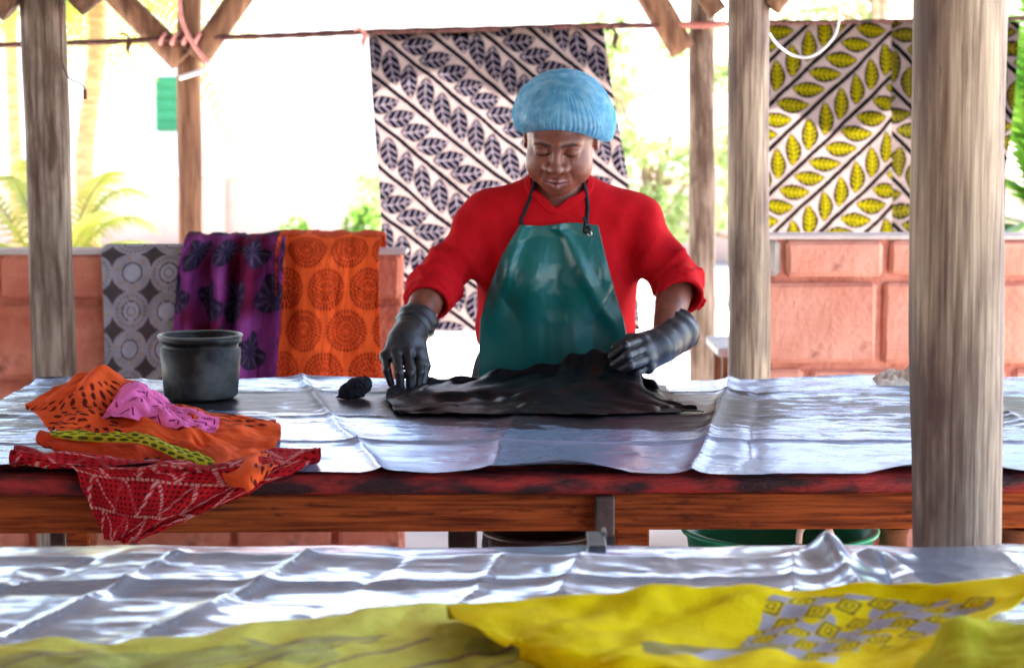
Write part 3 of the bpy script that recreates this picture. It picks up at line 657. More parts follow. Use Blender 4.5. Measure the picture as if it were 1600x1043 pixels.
# silver plastic sheets
def sheet_mat(name, ink):
    m = mat(name, (.50, .62, .83), .27 if ink else .2, metal=.5 if ink else .72, spec=.5)
    n = m.node_tree.nodes; l = m.node_tree.links; b = n['Principled BSDF']
    tc = n.new('ShaderNodeTexCoord')
    nz = n.new('ShaderNodeTexNoise'); nz.inputs['Scale'].default_value = 7; nz.inputs['Detail'].default_value = 3
    mp = n.new('ShaderNodeMapping'); mp.inputs['Scale'].default_value = (1, 1.6, 1); l.new(tc.outputs['Object'], mp.inputs[0]); l.new(mp.outputs[0], nz.inputs['Vector'])
    bp = n.new('ShaderNodeBump'); bp.inputs['Strength'].default_value = .15; bp.inputs['Distance'].default_value = .02
    l.new(nz.outputs['Fac'], bp.inputs['Height']); l.new(bp.outputs[0], b.inputs['Normal'])
    if ink:
        at = n.new('ShaderNodeAttribute'); at.attribute_name = 'Col'
        n2 = n.new('ShaderNodeTexNoise'); n2.inputs['Scale'].default_value = 18; n2.inputs['Detail'].default_value = 9; n2.inputs['Roughness'].default_value = .72
        m2 = n.new('ShaderNodeMapping'); m2.inputs['Scale'].default_value = (.5, 1.5, 1); l.new(tc.outputs['Object'], m2.inputs[0]); l.new(m2.outputs[0], n2.inputs['Vector'])
        ad = n.new('ShaderNodeMath'); ad.operation = 'ADD'; l.new(n2.outputs['Fac'], ad.inputs[0]); l.new(at.outputs['Fac'], ad.inputs[1])
        rp = n.new('ShaderNodeValToRGB'); rp.color_ramp.elements[0].position = .615; rp.color_ramp.elements[1].position = .665
        sc = n.new('ShaderNodeMath'); sc.operation = 'MULTIPLY'; sc.inputs[1].default_value = .8; l.new(ad.outputs[0], sc.inputs[0]); l.new(sc.outputs[0], rp.inputs[0])
        mx = n.new('ShaderNodeMix'); mx.data_type = 'RGBA'; mx.inputs[6].default_value = (.32, .44, .68, 1); mx.inputs[7].default_value = (.018, .016, .024, 1)
        l.new(rp.outputs[0], mx.inputs[0]); l.new(mx.outputs[2], b.inputs['Base Color'])
        ir = n.new('ShaderNodeMapRange'); ir.inputs[3].default_value = .27; ir.inputs[4].default_value = .38; l.new(rp.outputs[0], ir.inputs[0]); l.new(ir.outputs[0], b.inputs['Roughness'])
        iv = n.new('ShaderNodeMath'); iv.operation = 'MULTIPLY_ADD'; iv.inputs[1].default_value = -.6; iv.inputs[2].default_value = .6
        l.new(rp.outputs[0], iv.inputs[0]); l.new(iv.outputs[0], b.inputs['Metallic']); b.inputs['Specular IOR Level'].default_value = .2
    return m
sheet_mat('silver_sheet', False); sheet_mat('silver_sheet_inked', True)
def crease(d, w): return np.exp(-np.abs(d)/w)
# near sheet
nu, nv = 520, 300
X, Vv = np.meshgrid(np.linspace(-1.32, 1.32, nu), np.linspace(0, 1, nv))
path = catmull([(2.462, .70), (2.472, .80), (2.470, .862), (2.455, .8765), (2.30, .877), (2.10, .877), (1.80, .877), (1.43, .877)], 600)
s = np.concatenate([[0], np.cumsum(np.linalg.norm(np.diff(path, axis=0), axis=1))]); s /= s[-1]
Yv = np.interp(Vv, s, path[:, 0]); Z = np.interp(Vv, s, path[:, 1])
flat = sstep(.16, .24, Vv)
def near_fold(x, y):
    xr = x+.16*(y-2.0); h = 0
    for k, (x0, a, w, sl) in enumerate(((-.60, .009, .012, .45), (-.475, .008, .008, .30), (-.315, .011, .013, .34), (-.19, .010, .009, .28), (-.05, .005, .007, .22), (.06, .006, .012, .15), (.22, .004, .008, -.1), (.33, .006, .012, .1), (.40, .016, .014, -.05), (.455, .013, .010, .05), (.62, .007, .012, .0), (.83, .008, .02, .2))):
        h = h + a*crease(x-x0-sl*(y-2.2)+.012*fbm2(x*5, y*9, 20+k, 2), w)*(1 if k % 3 else -.6)
    for k, (y0, a, w, sl) in enumerate(((2.26, .0045, .010, .05), (2.17, -.004, .014, -.06), (2.38, .003, .015, .02))):
        h = h + a*crease(y-y0-sl*x+.012*fbm2(x*4, y*3, 40+k, 2), w)*sstep(-.35, .0, -(x-.2)) + .5*a*crease(y-y0-sl*x, w*1.6)
    return h+.007*fbm2(x*4, y*5, 61, 2)+.003*ridge2(x*7, y*9, 63, 2)+.0016*ridge2(x*19, y*23, 67, 2)
H = near_fold(X, Yv)
edge = crease(Yv-2.45, .05)
bx1 = P(1285, 830, 2.45)[0]; bx0 = P(285, 830, 2.45)[0]
H = H + edge*(.024*np.exp(-((X-bx1)/.045)**2)+.016*np.exp(-((X-bx0)/.13)**2)+.010*np.exp(-((X-.62)/.12)**2)+.006*np.exp(-((X+.22)/.05)**2))
hump = np.exp(-((X-bx1-.02)/.05)**2)*np.exp(-((Yv-2.40)/.08)**2); H = H+.014*hump*(1+np.sin(X*90+Yv*20))
Z = Z + np.maximum(H, -.003)*flat + (1-flat)*.004*fbm2(X*9, Vv*5, 2)
Yv = Yv + (1-flat)*.006*np.sin(X*21)+.004*fbm2(X*6, Vv*0, 9)
def near_z(x, y): return .878+np.maximum(near_fold(np.asarray(x), np.asarray(y)), -.003)
cloth_obj('silver_sheet', np.stack([X, Yv, Z], -1), None, 'silver_sheet', 'crumpled shiny silver plastic sheet on the foreground table', 'plastic sheet', thick=0)
# far sheet with ink
nu, nv = 720, 330
X, Vv = np.meshgrid(np.linspace(-1.035, 2.22, nu), np.linspace(0, 1, nv))
fe = .006*np.sin(X*13)+.010*fbm2(X*3.3, X*0, 71, 2)
Yf = 3.0+fe+.012*sstep(-.2, -.9, X); Yb = 4.175+.008*fbm2(X*4, X*0+3, 72, 2)
Yv = rot_t(X, 0)*sstep(1, 0, Vv)+Yb+(Yf-Yb)*Vv
lift = crease(Vv-1, .035)*(.006+.010*np.maximum(np.sin(X*9.3+1.2)+.6*np.sin(X*21), -.3))+crease(Vv, .03)*(.003+.005*np.sin(X*11))
H = .004*fbm2(X*5, Yv*6, 81, 2)+.0026*ridge2(X*6, Yv*9, 83, 2)+.0009*ridge2(X*21, Yv*22, 88, 2)
for k, (x0, sl, a, w) in enumerate(((-.34, .22, .007, .010), (.0, -.05, .006, .02), (.385, -.16, .010, .012), (.46, -.15, -.004, .014), (.95, .05, .007, .014), (-.75, .1, .005, .012))):
    H = H + a*crease(X-x0-sl*(3.6-Yv)+.01*fbm2(Yv*6, X*2, 90+k, 2), w)
for k, (y0, a, w) in enumerate(((3.30, .006, .014), (3.62, .004, .02), (3.95, .004, .015))):
    H = H + a*crease(Yv-y0+.02*fbm2(X*3, Yv, 95+k, 2), w)
Z = .8755+np.maximum(H, -.002)+lift
ix = P(860, 640, 3.75)[0]
ink = .33*np.exp(-((X-ix-.03)/.34)**4)*np.exp(-((Yv-3.72)/.27)**4)+.22*np.exp(-((X+.30)/.5)**2)*np.exp(-((Yv-3.85)/.28)**2)+.22*np.exp(-((X+.62)/.16)**2-((Yv-3.86)/.15)**2)+.20*np.exp(-((X+.95)/.15)**2)+.26*np.exp(-((X-.9)/.6)**2)*np.exp(-((Yv-3.75)/.35)**2)+.13+.14*fbm2(X*3, Yv*5, 77, 3)
ink = np.clip(ink, 0, .8)
cloth_obj('inked_sheet', np.stack([X, Yv, Z], -1), np.repeat(ink[..., None], 3, -1), 'silver_sheet_inked', 'ink-smeared silver plastic sheet covering the work table', 'plastic sheet', thick=0)

# square steel clamp at the back edge of the front table
c = P(932, 852, 2.445); ck = thing('steel_clamp', (c[0], 2.44, .88), 'short dark square steel tube on the edge of the silver sheet', 'clamp')
slab('tube', (c[0]-.0115, 2.41, c[2]-.006), (c[0]+.0115, 2.50, c[2]+.0075), 'dark_steel', ck, .0015)
slab('plate', (c[0]+.009, 2.475, c[2]-.05), (c[0]+.0145, 2.505, c[2]+.012), 'dark_steel', ck, .001)

# ------------------------------------------------------------------ bucket, sponge, tubs
mat('bucket_black', (.005, .005, .006), .42, col2=(.12, .125, .125), nscale=9, contrast=(.46, .72), spec=.3, bump=.25, bscale=30, rough2=.7)
mat('bucket_rim', (.012, .014, .014), .4, col2=(.09, .10, .10), nscale=14)
mat('ink_wet', (.006, .006, .009), .12, spec=.6)
mat('sponge', (.008, .008, .014), .9, col2=(.022, .022, .032), nscale=60, bump=.9, bscale=160)
mat('tub_green', (.015, .46, .24), .38, col2=(.03, .54, .30), nscale=5)
mat('tub_dark', (.03, .012, .012), .4, col2=(.05, .02, .02), nscale=8)
mat('dye_red', (.22, .008, .010), .3, col2=(.10, .004, .006), nscale=10)
mat('tub_handle', (.72, .50, .42), .5)
mat('clay', (.22, .075, .035), .7, col2=(.33, .13, .07), nscale=12)
bc = P(314, 600, 3.87); zb = .880; sc_ = 3.87/FPX
bk = thing('bucket', (bc[0], 3.87, zb), 'ink-blackened plastic bucket standing on the work table', 'bucket')
r1 = 65*sc_; r0 = 57.5*sc_; hb = P(0, 524, 3.87)[2]-zb
V, F = lathe([(.001, .004), (r0-.006, .0), (r0, .005), (r0+(r1-r0)*.75*.5, hb*.38), (r0+(r1-r0)*.78, hb*.76), (r1-.004, hb*.77), (r1-.003, hb*.80), (r1-.008, hb*.81), (r1-.006, hb*.90), (r1-.001, hb*.905), (r1, hb*.985), (r1-.002, hb), (r1-.006, hb), (r1-.008, hb*.97), (r0-.004, .012), (.001, .010)], (bc[0], 3.87, zb), 56)
V[:, 2] += .0015*np.sin(V[:, 0]*60)*(V[:, 2] > zb+hb*.7)
put('body', mesh_np('bucket', V, F), 'bucket_black', bk)
V, F = lathe([(r1-.0055, -.0018), (r1+.0015, -.0018), (r1+.0025, .001), (r1+.001, .003), (r1-.004, .0032), (r1-.0062, .001), (r1-.0055, -.0018)], (bc[0], 3.87, zb+hb), 56); put('rim', mesh_np('rim', V, F), 'bucket_rim', bk)
V, F = lathe([(.0005, 0), (r0*.5, .0), (r0+.0005, .0)], (bc[0], 3.87, zb+hb*.55), 40); put('ink', mesh_np('ink', V, F), 'ink_wet', bk)
th = np.linspace(-.2, math.pi+.2, 30); hp = np.stack([bc[0]+(r1+.004)*np.cos(th), 3.87-(r1+.004)*np.sin(th)*.985, zb+hb*.86-.030*np.maximum(np.sin(th), 0)], -1)
for s in (): slab('lug', (bc[0]+s*r1-.006, 3.862, zb+hb*.80), (bc[0]+s*r1+.008, 3.878, zb+hb*.92), 'bucket_black', bk, .002)
# sponge
sp0 = T(556, 618, .882)
def f_sp(p):
    q = p-np.array([sp0[0], sp0[1], .8965], np.float32); c, s = math.cos(.35), math.sin(.35)
    e = np.stack([q[..., 0]*c+q[..., 2]*s, q[..., 1], -q[..., 0]*s+q[..., 2]*c], -1)
    d = su(ell(e, (0.004, 0, .002), (.033, .030, .020)), ell(e, (-.018, -.006, -.008), (.024, .026, .017)), .02)
    return np.maximum(d+.0030*noise3(p*90, 3)+.002*noise3(p*220, 5), .879-p[..., 2])
V, F = sdf_mesh(f_sp, sp0-[.07, .06, .01], sp0+[.07, .06, .07], .002)
tag(put('sponge', mesh_np('sponge', V, F), 'sponge', None, sp0), 'black ink-soaked sponge on the silver sheet beside the left gloved hand', 'sponge')
# tubs and pots on the shelf under the table
def tub(px, pyrim, Y, r, depth, label, mo, mi, flare=.8, name='tub'):
    c = P(px, pyrim, Y); zs0 = .426; hh = c[2]-zs0; t = thing(name, (c[0], Y, zs0), label, 'tub')
    V, F = lathe([(.001, 0), (r*flare, 0), (r*flare+.006, .006), (r*.985, hh-.012), (r+.006, hh-.010), (r+.009, hh-.003), (r+.003, hh), (r-.008, hh-.002), (r*flare-.004, .010), (.001, .008)], (c[0], Y, zs0), 56)
    put('body', mesh_np('tub', V, F), mo, t)
    if mi: V, F = lathe([(.0005, 0), (r*.93, 0)], (c[0], Y, zs0+hh*.72), 40); put('dye', mesh_np('dye', V, F), mi, t)
    return t, c
tg_, c = tub(1218, 822, 3.72, .186, .1, 'round green plastic tub under the work table', 'tub_green', None)
hpts = [P(1248, 848, 3.50), P(1250, 830, 3.50), P(1258, 821, 3.50), P(1275, 819, 3.50), P(1292, 821, 3.50), P(1300, 840, 3.51)]
put('handle', tube_mesh(catmull(hpts, 24), .0062, 10), 'tub_handle', tg_)
tub(845, 826, 3.62, .103, .1, 'dark tub with red dye under the work table', 'tub_dark', 'dye_red')
for px, Y, r, lb in ((1396, 3.75, .034, 'small brown clay pot beside the green tub under the table'), (1590, 3.75, .045, 'brown clay pot under the table right of the big post')):
    c = P(px, 822, Y); t = thing('clay_pot', (c[0], Y, .426), lb, 'pot'); hh = c[2]-.426
    V, F = lathe([(.001, 0), (r*.7, 0), (r*1.1, hh*.3), (r*1.15, hh*.6), (r*.8, hh*.85), (r*.82, hh*.93), (r, hh), (r*.85, hh), (r*.7, hh*.85), (r*.9, hh*.5), (.001, hh*.3)], (c[0], Y, .426), 32)
    put('body', mesh_np('pot', V, F), 'clay', t)
# cream bundle at the back edge right
c = T(1480, 606, .885); nu, nv = 90, 60
U, Vv = np.meshgrid(np.linspace(-1, 1, nu), np.linspace(-1, 1, nv))
A = np.stack([c[0]+.004+U*.128, 4.12+Vv*.05+.01*fbm2(U*3, Vv*2, 7), .8765+.030*np.clip(1-U**6, 0, 1)*np.clip(1-Vv**2, 0, 1)*(1+.9*fbm2(U*6, Vv*2.5, 5))], -1)
cloth_obj('cream_rag', A, None, 'cream_cloth', 'cream rag at the back edge of the table behind the big post', thick=.001)
# ------------------------------------------------------------------ heap of cloths on the work table
def y_(px, py, Y): return P(px, py, Y)
def t_(px, py, lift, z=.880): return T(px, py, z+lift)
def wrinkle(A, amp, sc, seed, ridge=False):
    U, Vv = arclen(A); n = normals(A)
    h = (ridge2 if ridge else fbm2)(U*sc, Vv*sc*1.2, seed, 3)
    return A+n*(amp*h)[..., None], U, Vv
def red_batik(u, v):
    col = np.broadcast_to(np.array((.46, .012, .016)), u.shape+(3,)).copy(); col *= (1+.4*fbm2(u*14, v*14, 2, 3))[..., None]
    pu = np.abs(np.mod(u/.062, 1)-.5)*2; pv = np.mod(v/.072, 1); band = np.abs(pv-pu)
    dots = (np.hypot(np.mod(u/.010, 1)-.5, np.mod(v/.010, 1)-.5) < .30); col[dots & (band > .16)] = (.10, .006, .010)
    sq = (band < .10) & (np.mod((u+v)/.011, 1) < .55); col[sq] = (.60, .30, .28)
    ln_ = (pv < .07) & (np.mod(u/.009, 1) < .65); col[ln_] = (.58, .24, .20)
    mask = fbm2(u*11, v*11, 6, 2) > .12; col[mask & (sq | ln_)] = (.36, .06, .07)
    return col
def petals(u, v, ground, ink, R0=.085, cx=.10, cy=.10, pitch=.21):
    col = np.broadcast_to(np.array(ground), u.shape+(3,)).copy(); col *= (1+.12*fbm2(u*14, v*14, 4, 3))[..., None]
    uu = np.mod(u-cx+pitch/2, pitch)-pitch/2; vv = np.mod(v-cy+pitch/2, pitch)-pitch/2
    r = np.hypot(uu, vv); th = np.arctan2(vv, uu); r = r+.0*u; k = np.floor(r/.022); fr = r/.022-k-.5
    n = np.maximum(6*k+4, 4); da = (np.mod(th*n/(2*np.pi)+.5*(k % 2), 1)-.5)*2*np.pi*r/n
    col[(k >= 1) & (k < 5) & (fbm2(u*5, v*5, 40, 2) < .16) & ((fr/.44)**2+(da/.0046)**2 < 1)] = ink
    return col
def ovals(u, v):
    col = np.broadcast_to(np.array((.52, .50, .025)), u.shape+(3,)).copy(); col *= (1+.2*fbm2(u*20, v*20, 5, 3))[..., None]
    r = np.round(v/.011); x = np.mod(u/.026+.5*(r % 2), 1)-.5; y = v/.011-r
    col[(x/.36)**2+(y/.36)**2 < 1] = (.09, .08, .02)
    return col
def pink_marks(u, v):
    col = np.broadcast_to(np.array((.92, .20, .52)), u.shape+(3,)).copy(); col *= (1+.15*fbm2(u*16, v*16, 5, 3))[..., None]
    r = np.round(v/.03); x = np.mod(u/.045+.37*r, 1)-.5; y = v/.03-r
    col[(np.abs(x) < .22) & (np.abs(y+.5*x) < .05)] = (.22, .02, .10); col[(np.abs(x-.3) < .035) & (np.abs(y) < .25)] = (.22, .02, .10)
    return col
def heap_cloth(name, ctrl, nu, nv, amp, sc, seed, pr, label, fold=0., thick=.0016, m='print_near'):
    A = spline_sheet(ctrl, nu, nv); A, U, Vv = wrinkle(A, amp, sc, seed)
    if fold:
        n = normals(A); A = A+n*(fold*np.sin(U*58+Vv*22+4*fbm2(U*6, Vv*6, seed+1, 2)))[..., None]
    cols = pr(U, Vv); return cloth_obj(name, A, cols, m, label, thick=thick)
heap_cloth('red_batik_cloth', [
    [t_(24, 704, .006), t_(118, 712, .003), t_(250, 718, .003), t_(390, 712, .003), t_(494, 696, .010)],
    [t_(16, 708, .022), t_(112, 718, .012), t_(250, 724, .010), t_(390, 720, .012), t_(502, 704, .026)],
    [t_(30, 726, .004), t_(112, 728, .010), t_(250, 732, .012), t_(390, 730, .012), t_(490, 718, .010)],
    [y_(108, 726, 2.968), y_(170, 738, 2.960), y_(260, 745, 2.955), y_(370, 748, 2.955), y_(462, 733, 2.968)],
    [y_(128, 765, 2.955), y_(182, 778, 2.945), y_(250, 785, 2.940), y_(322, 785, 2.948), y_(392, 770, 2.955)],
    [y_(148, 808, 2.955), y_(186, 815, 2.948), y_(226, 820, 2.945), y_(270, 815, 2.950), y_(322, 803, 2.955)],
    [y_(164, 837, 2.958), y_(178, 843, 2.952), y_(192, 846, 2.950), y_(212, 843, 2.952), y_(240, 834, 2.958)]],
    230, 230, .010, 14, 3, red_batik, 'dark red batik cloth hanging over the front edge of the work table', .004)
heap_cloth('red_orange_fold', [
    [y_(62, 672, 3.24), y_(150, 680, 3.26), y_(250, 700, 3.20), y_(352, 712, 3.13)],
    [y_(56, 680, 3.20), y_(150, 688, 3.20), y_(245, 712, 3.13), y_(350, 728, 3.08)],
    [y_(60, 694, 3.17), y_(150, 712, 3.14), y_(240, 735, 3.06), y_(320, 742, 3.05)],
    [y_(72, 698, 3.18), y_(155, 718, 3.15), y_(238, 742, 3.06), y_(285, 750, 3.04)]],
    150, 60, .008, 22, 11, lambda u, v: petals(u, v, (.62, .055, .016), (.12, .018, .022), pitch=.16, cx=.05), 'red-orange folded cloth under the olive strip in the heap', .002)
heap_cloth('orange_petal_cloth', [
    [y_(46, 642, 3.44), y_(110, 602, 3.52), y_(160, 584, 3.60), y_(215, 610, 3.62), y_(300, 642, 3.60), y_(430, 652, 3.50)],
    [y_(46, 638, 3.42), y_(108, 600, 3.47), y_(158, 578, 3.52), y_(222, 612, 3.52), y_(300, 640, 3.48), y_(438, 655, 3.42)],
    [y_(62, 655, 3.36), y_(118, 632, 3.39), y_(180, 632, 3.42), y_(250, 648, 3.38), y_(330, 662, 3.34), y_(438, 680, 3.30)],
    [y_(82, 670, 3.28), y_(135, 664, 3.30), y_(195, 668, 3.30), y_(270, 678, 3.25), y_(345, 690, 3.20), y_(428, 705, 3.18)],
    [y_(92, 678, 3.25), y_(150, 682, 3.25), y_(215, 690, 3.22), y_(290, 702, 3.16), y_(364, 722, 3.04), y_(424, 716, 3.05)],
    [y_(95, 680, 3.26), y_(152, 686, 3.255), y_(218, 694, 3.22), y_(296, 708, 3.14), y_(352, 738, 2.935), y_(428, 726, 2.945)],
    [y_(98, 682, 3.27), y_(155, 688, 3.26), y_(220, 696, 3.22), y_(300, 712, 3.13), y_(372, 768, 2.920), y_(414, 744, 2.930)]],
    260, 170, .020, 12, 7, lambda u, v: petals(u, v, (.90, .118, .030), (.13, .016, .012)), 'orange cloth with brown petal print on top of the heap', .003)
heap_cloth('olive_strip', [
    [y_(80, 673, 3.19), y_(150, 674, 3.21), y_(225, 678, 3.17), y_(290, 700, 3.10), y_(358, 724, 3.02)],
    [y_(79, 678, 3.175), y_(150, 680, 3.19), y_(225, 686, 3.14), y_(285, 710, 3.065), y_(350, 736, 3.00)],
    [y_(84, 684, 3.18), y_(150, 690, 3.19), y_(222, 694, 3.14), y_(275, 716, 3.07), y_(330, 746, 3.00)]],
    180, 40, .006, 25, 5, ovals, 'olive yellow strip with dark ovals lying across the heap', .001)
heap_cloth('pink_rag', [
    [y_(168, 636, 3.40), y_(203, 600, 3.44), y_(242, 612, 3.44), y_(285, 640, 3.40), y_(338, 656, 3.36)],
    [y_(160, 642, 3.35), y_(206, 608, 3.38), y_(245, 622, 3.38), y_(290, 646, 3.34), y_(342, 660, 3.32)],
    [y_(157, 648, 3.32), y_(208, 634, 3.33), y_(252, 646, 3.32), y_(295, 658, 3.30), y_(340, 668, 3.29)],
    [y_(164, 653, 3.31), y_(210, 656, 3.31), y_(258, 665, 3.29), y_(296, 670, 3.28), y_(334, 675, 3.28)]],
    150, 90, .012, 24, 15, pink_marks, 'bright pink rag lying on the orange cloth', .002)

# ------------------------------------------------------------------ yellow cloths on the front table
def yellow_print(u, v):
    col = np.broadcast_to(np.array((.86, .66, .004)), u.shape+(3,)).copy(); col *= (1+.10*fbm2(u*12, v*12, 8, 3))[..., None]
    c, s = math.cos(.35), math.sin(.35); a = (u*c+v*s)/.027; b = (-u*s+v*c)/.027
    ia = np.floor(a); ib = np.floor(b); fa = np.abs(a-ia-.5); fb = np.abs(b-ib-.5); m = np.maximum(fa, fb)
    chk = ((ia+ib) % 2) == 0
    reg = (u > .31+.06*fbm2(u*9, v*9, 2, 2)) & (u < .52+.05*fbm2(u*7, v*7, 5, 2)) & (v > .075) & (v < .24)
    lil = np.array((.42, .39, .45))*(1+.15*fbm2(u*40, v*40, 3, 2))[..., None]
    w1 = reg & chk & (fbm2(u*15, v*15, 51, 2) > -.22); col[w1] = lil[w1]
    sq = reg & ~chk & (((m > .34) & (m < .45)) | ((m > .12) & (m < .20))); col[sq] = (.16, .11, .03)
    sw = ridge2(u*9, v*9, 12, 2); w2 = (v > .21) & (u > .12) & (u < .42) & (fbm2(u*9, v*14, 14, 2) > .16); col[w2] = (mixc((.36, .30, .10), (.55, .52, .58), sstep(.0, .25, fbm2(u*16, v*16, 19, 2))))[w2]
    return col
def lime_print(u, v):
    col = np.broadcast_to(np.array((.84, .81, .15)), u.shape+(3,)).copy(); col *= (1+.10*fbm2(u*10, v*10, 9, 3))[..., None]
    q = v+.03*np.sin(u*8)-.075+.03*fbm2(u*5, v*5, 4, 2)
    fill = (q > .012) & (fbm2(u*7, v*9, 23, 2) > .05); col[fill] = (.56, .58, .16)
    band = (np.abs(q-.03*np.sin(u*23)) < .006) & (q > .0); col[band] = (.52, .46, .22)
    vein = (np.abs(np.sin(u*34+v*50+3*fbm2(u*6, v*6, 2, 2))) < .16) & (q > .02); col[vein] = (.34, .24, .20)
    return col
n_ = lambda px, py, lift: T(px, py, .882+lift)
heap_cloth('lime_cloth', [
    [n_(-60, 1008, .004), n_(180, 1000, .010), n_(400, 978, .012), n_(600, 957, .012), n_(760, 945, .010), n_(1000, 960, .004)],
    [n_(-60, 1014, .010), n_(180, 1008, .016), n_(400, 986, .020), n_(600, 966, .018), n_(760, 955, .014), n_(1000, 970, .006)],
    [n_(-60, 1045, .008), n_(180, 1040, .012), n_(400, 1020, .018), n_(600, 1005, .016), n_(760, 1000, .010), n_(1000, 1010, .004)],
    [n_(-60, 1110, .004), n_(180, 1105, .008), n_(400, 1100, .010), n_(600, 1095, .012), n_(760, 1090, .006), n_(1000, 1100, .004)],
    [n_(-60, 1260, .004), n_(180, 1260, .008), n_(400, 1260, .010), n_(600, 1260, .010), n_(760, 1260, .006), n_(1000, 1260, .004)]],
    300, 220, .014, 11, 31, lime_print, 'lime yellow printed cloth along the bottom left of the front table', .0015)
heap_cloth('yellow_cloth', [
    [n_(700, 960, .020), n_(860, 945, .024), n_(1060, 932, .022), n_(1240, 934, .016), n_(1430, 922, .026), n_(1640, 910, .03)],
    [n_(698, 940, .045), n_(872, 930, .046), n_(1060, 915, .044), n_(1240, 920, .028), n_(1430, 906, .042), n_(1640, 894, .05)],
    [n_(712, 955, .048), n_(885, 955, .040), n_(1060, 945, .030), n_(1240, 945, .018), n_(1420, 940, .022), n_(1640, 925, .05)],
    [n_(760, 985, .044), n_(890, 985, .042), n_(1060, 985, .020), n_(1240, 978, .014), n_(1400, 975, .012), n_(1600, 950, .04)],
    [n_(800, 1010, .036), n_(905, 1012, .045), n_(1060, 1018, .024), n_(1220, 1015, .014), n_(1380, 1008, .012), n_(1520, 985, .04)],
    [n_(815, 1036, .010), n_(915, 1042, .030), n_(1055, 1045, .036), n_(1200, 1052, .022), n_(1360, 1050, .014), n_(1490, 1020, .036)],
    [n_(830, 1042, .003), n_(925, 1060, .006), n_(1040, 1075, .010), n_(1180, 1110, .010), n_(1350, 1110, .010), n_(1480, 1090, .02)]],
    420, 260, .015, 10, 37, yellow_print, 'bright yellow cloth with lilac checks crumpled at the bottom right', .003)
heap_cloth('lime_fold', [
    [n_(1430, 1030, .02), n_(1480, 985, .055), n_(1540, 972, .065), n_(1650, 968, .07)],
    [n_(1425, 1045, .03), n_(1480, 1000, .065), n_(1545, 985, .075), n_(1650, 980, .08)],
    [n_(1430, 1075, .03), n_(1490, 1045, .06), n_(1550, 1030, .07), n_(1650, 1025, .08)],
    [n_(1450, 1150, .03), n_(1500, 1140, .04), n_(1560, 1140, .05), n_(1650, 1140, .06)]],
    120, 110, .016, 14, 51, lambda u, v: np.where(((u > .06) & (u < .0601))[..., None], np.array((.30, .26, .05)), np.array((.56, .54, .03)))*(1+.12*fbm2(u*14, v*14, 5, 3))[..., None], 'small lime cloth fold lying on the yellow cloth at the right corner', .002)
# ------------------------------------------------------------------ the woman
mat('skin', (1, 1, 1), .44, vcol=True, col2=(.78, .76, .76), nscale=45, bump=.3, bscale=180, spec=.5, bdist=.002)
MATS['skin'].node_tree.nodes['Principled BSDF'].inputs['Subsurface Weight'].default_value = .12
MATS['skin'].node_tree.nodes['Principled BSDF'].inputs['Subsurface Radius'].default_value = (.008, .003, .002)
mat('sweater_red', (.44, .004, .009), .9, col2=(.50, .006, .012), nscale=30, bump=.5, bscale=260, bdist=.003)
mat('apron_pvc', (.002, .085, .078), .26, col2=(.004, .125, .115), nscale=4, bump=.12, bscale=7, spec=.5, rough2=.42)
mat('strap_black', (.02, .02, .024), .7)
mat('glove_rubber', (.006, .007, .010), .36, col2=(.022, .026, .032), nscale=12, bump=.15, bscale=30, rough2=.5, spec=.55)
mat('hair_net', (.15, .47, .72), .85, col2=(.28, .62, .83), nscale=45, contrast=(.4, .6), transl=.42, spec=.1, bump=.3, bscale=120)
_n = MATS['hair_net'].node_tree.nodes; _l = MATS['hair_net'].node_tree.links            # open mesh: part of the light passes between the threads
net_air = _n.new('ShaderNodeBsdfTransparent'); _m = _n.new('ShaderNodeMixShader'); _m.inputs[0].default_value = .26
_src = _n['Material Output'].inputs[0].links[0].from_socket; _l.new(_src, _m.inputs[1]); _l.new(net_air.outputs[0], _m.inputs[2]); _l.new(_m.outputs[0], _n['Material Output'].inputs[0])
mat('trousers', (.015, .015, .02), .8, col2=(.03, .03, .035), nscale=20)
mat('shoe', (.02, .018, .018), .5)
mat('eyelet', (.6, .6, .6), .3, metal=1.)

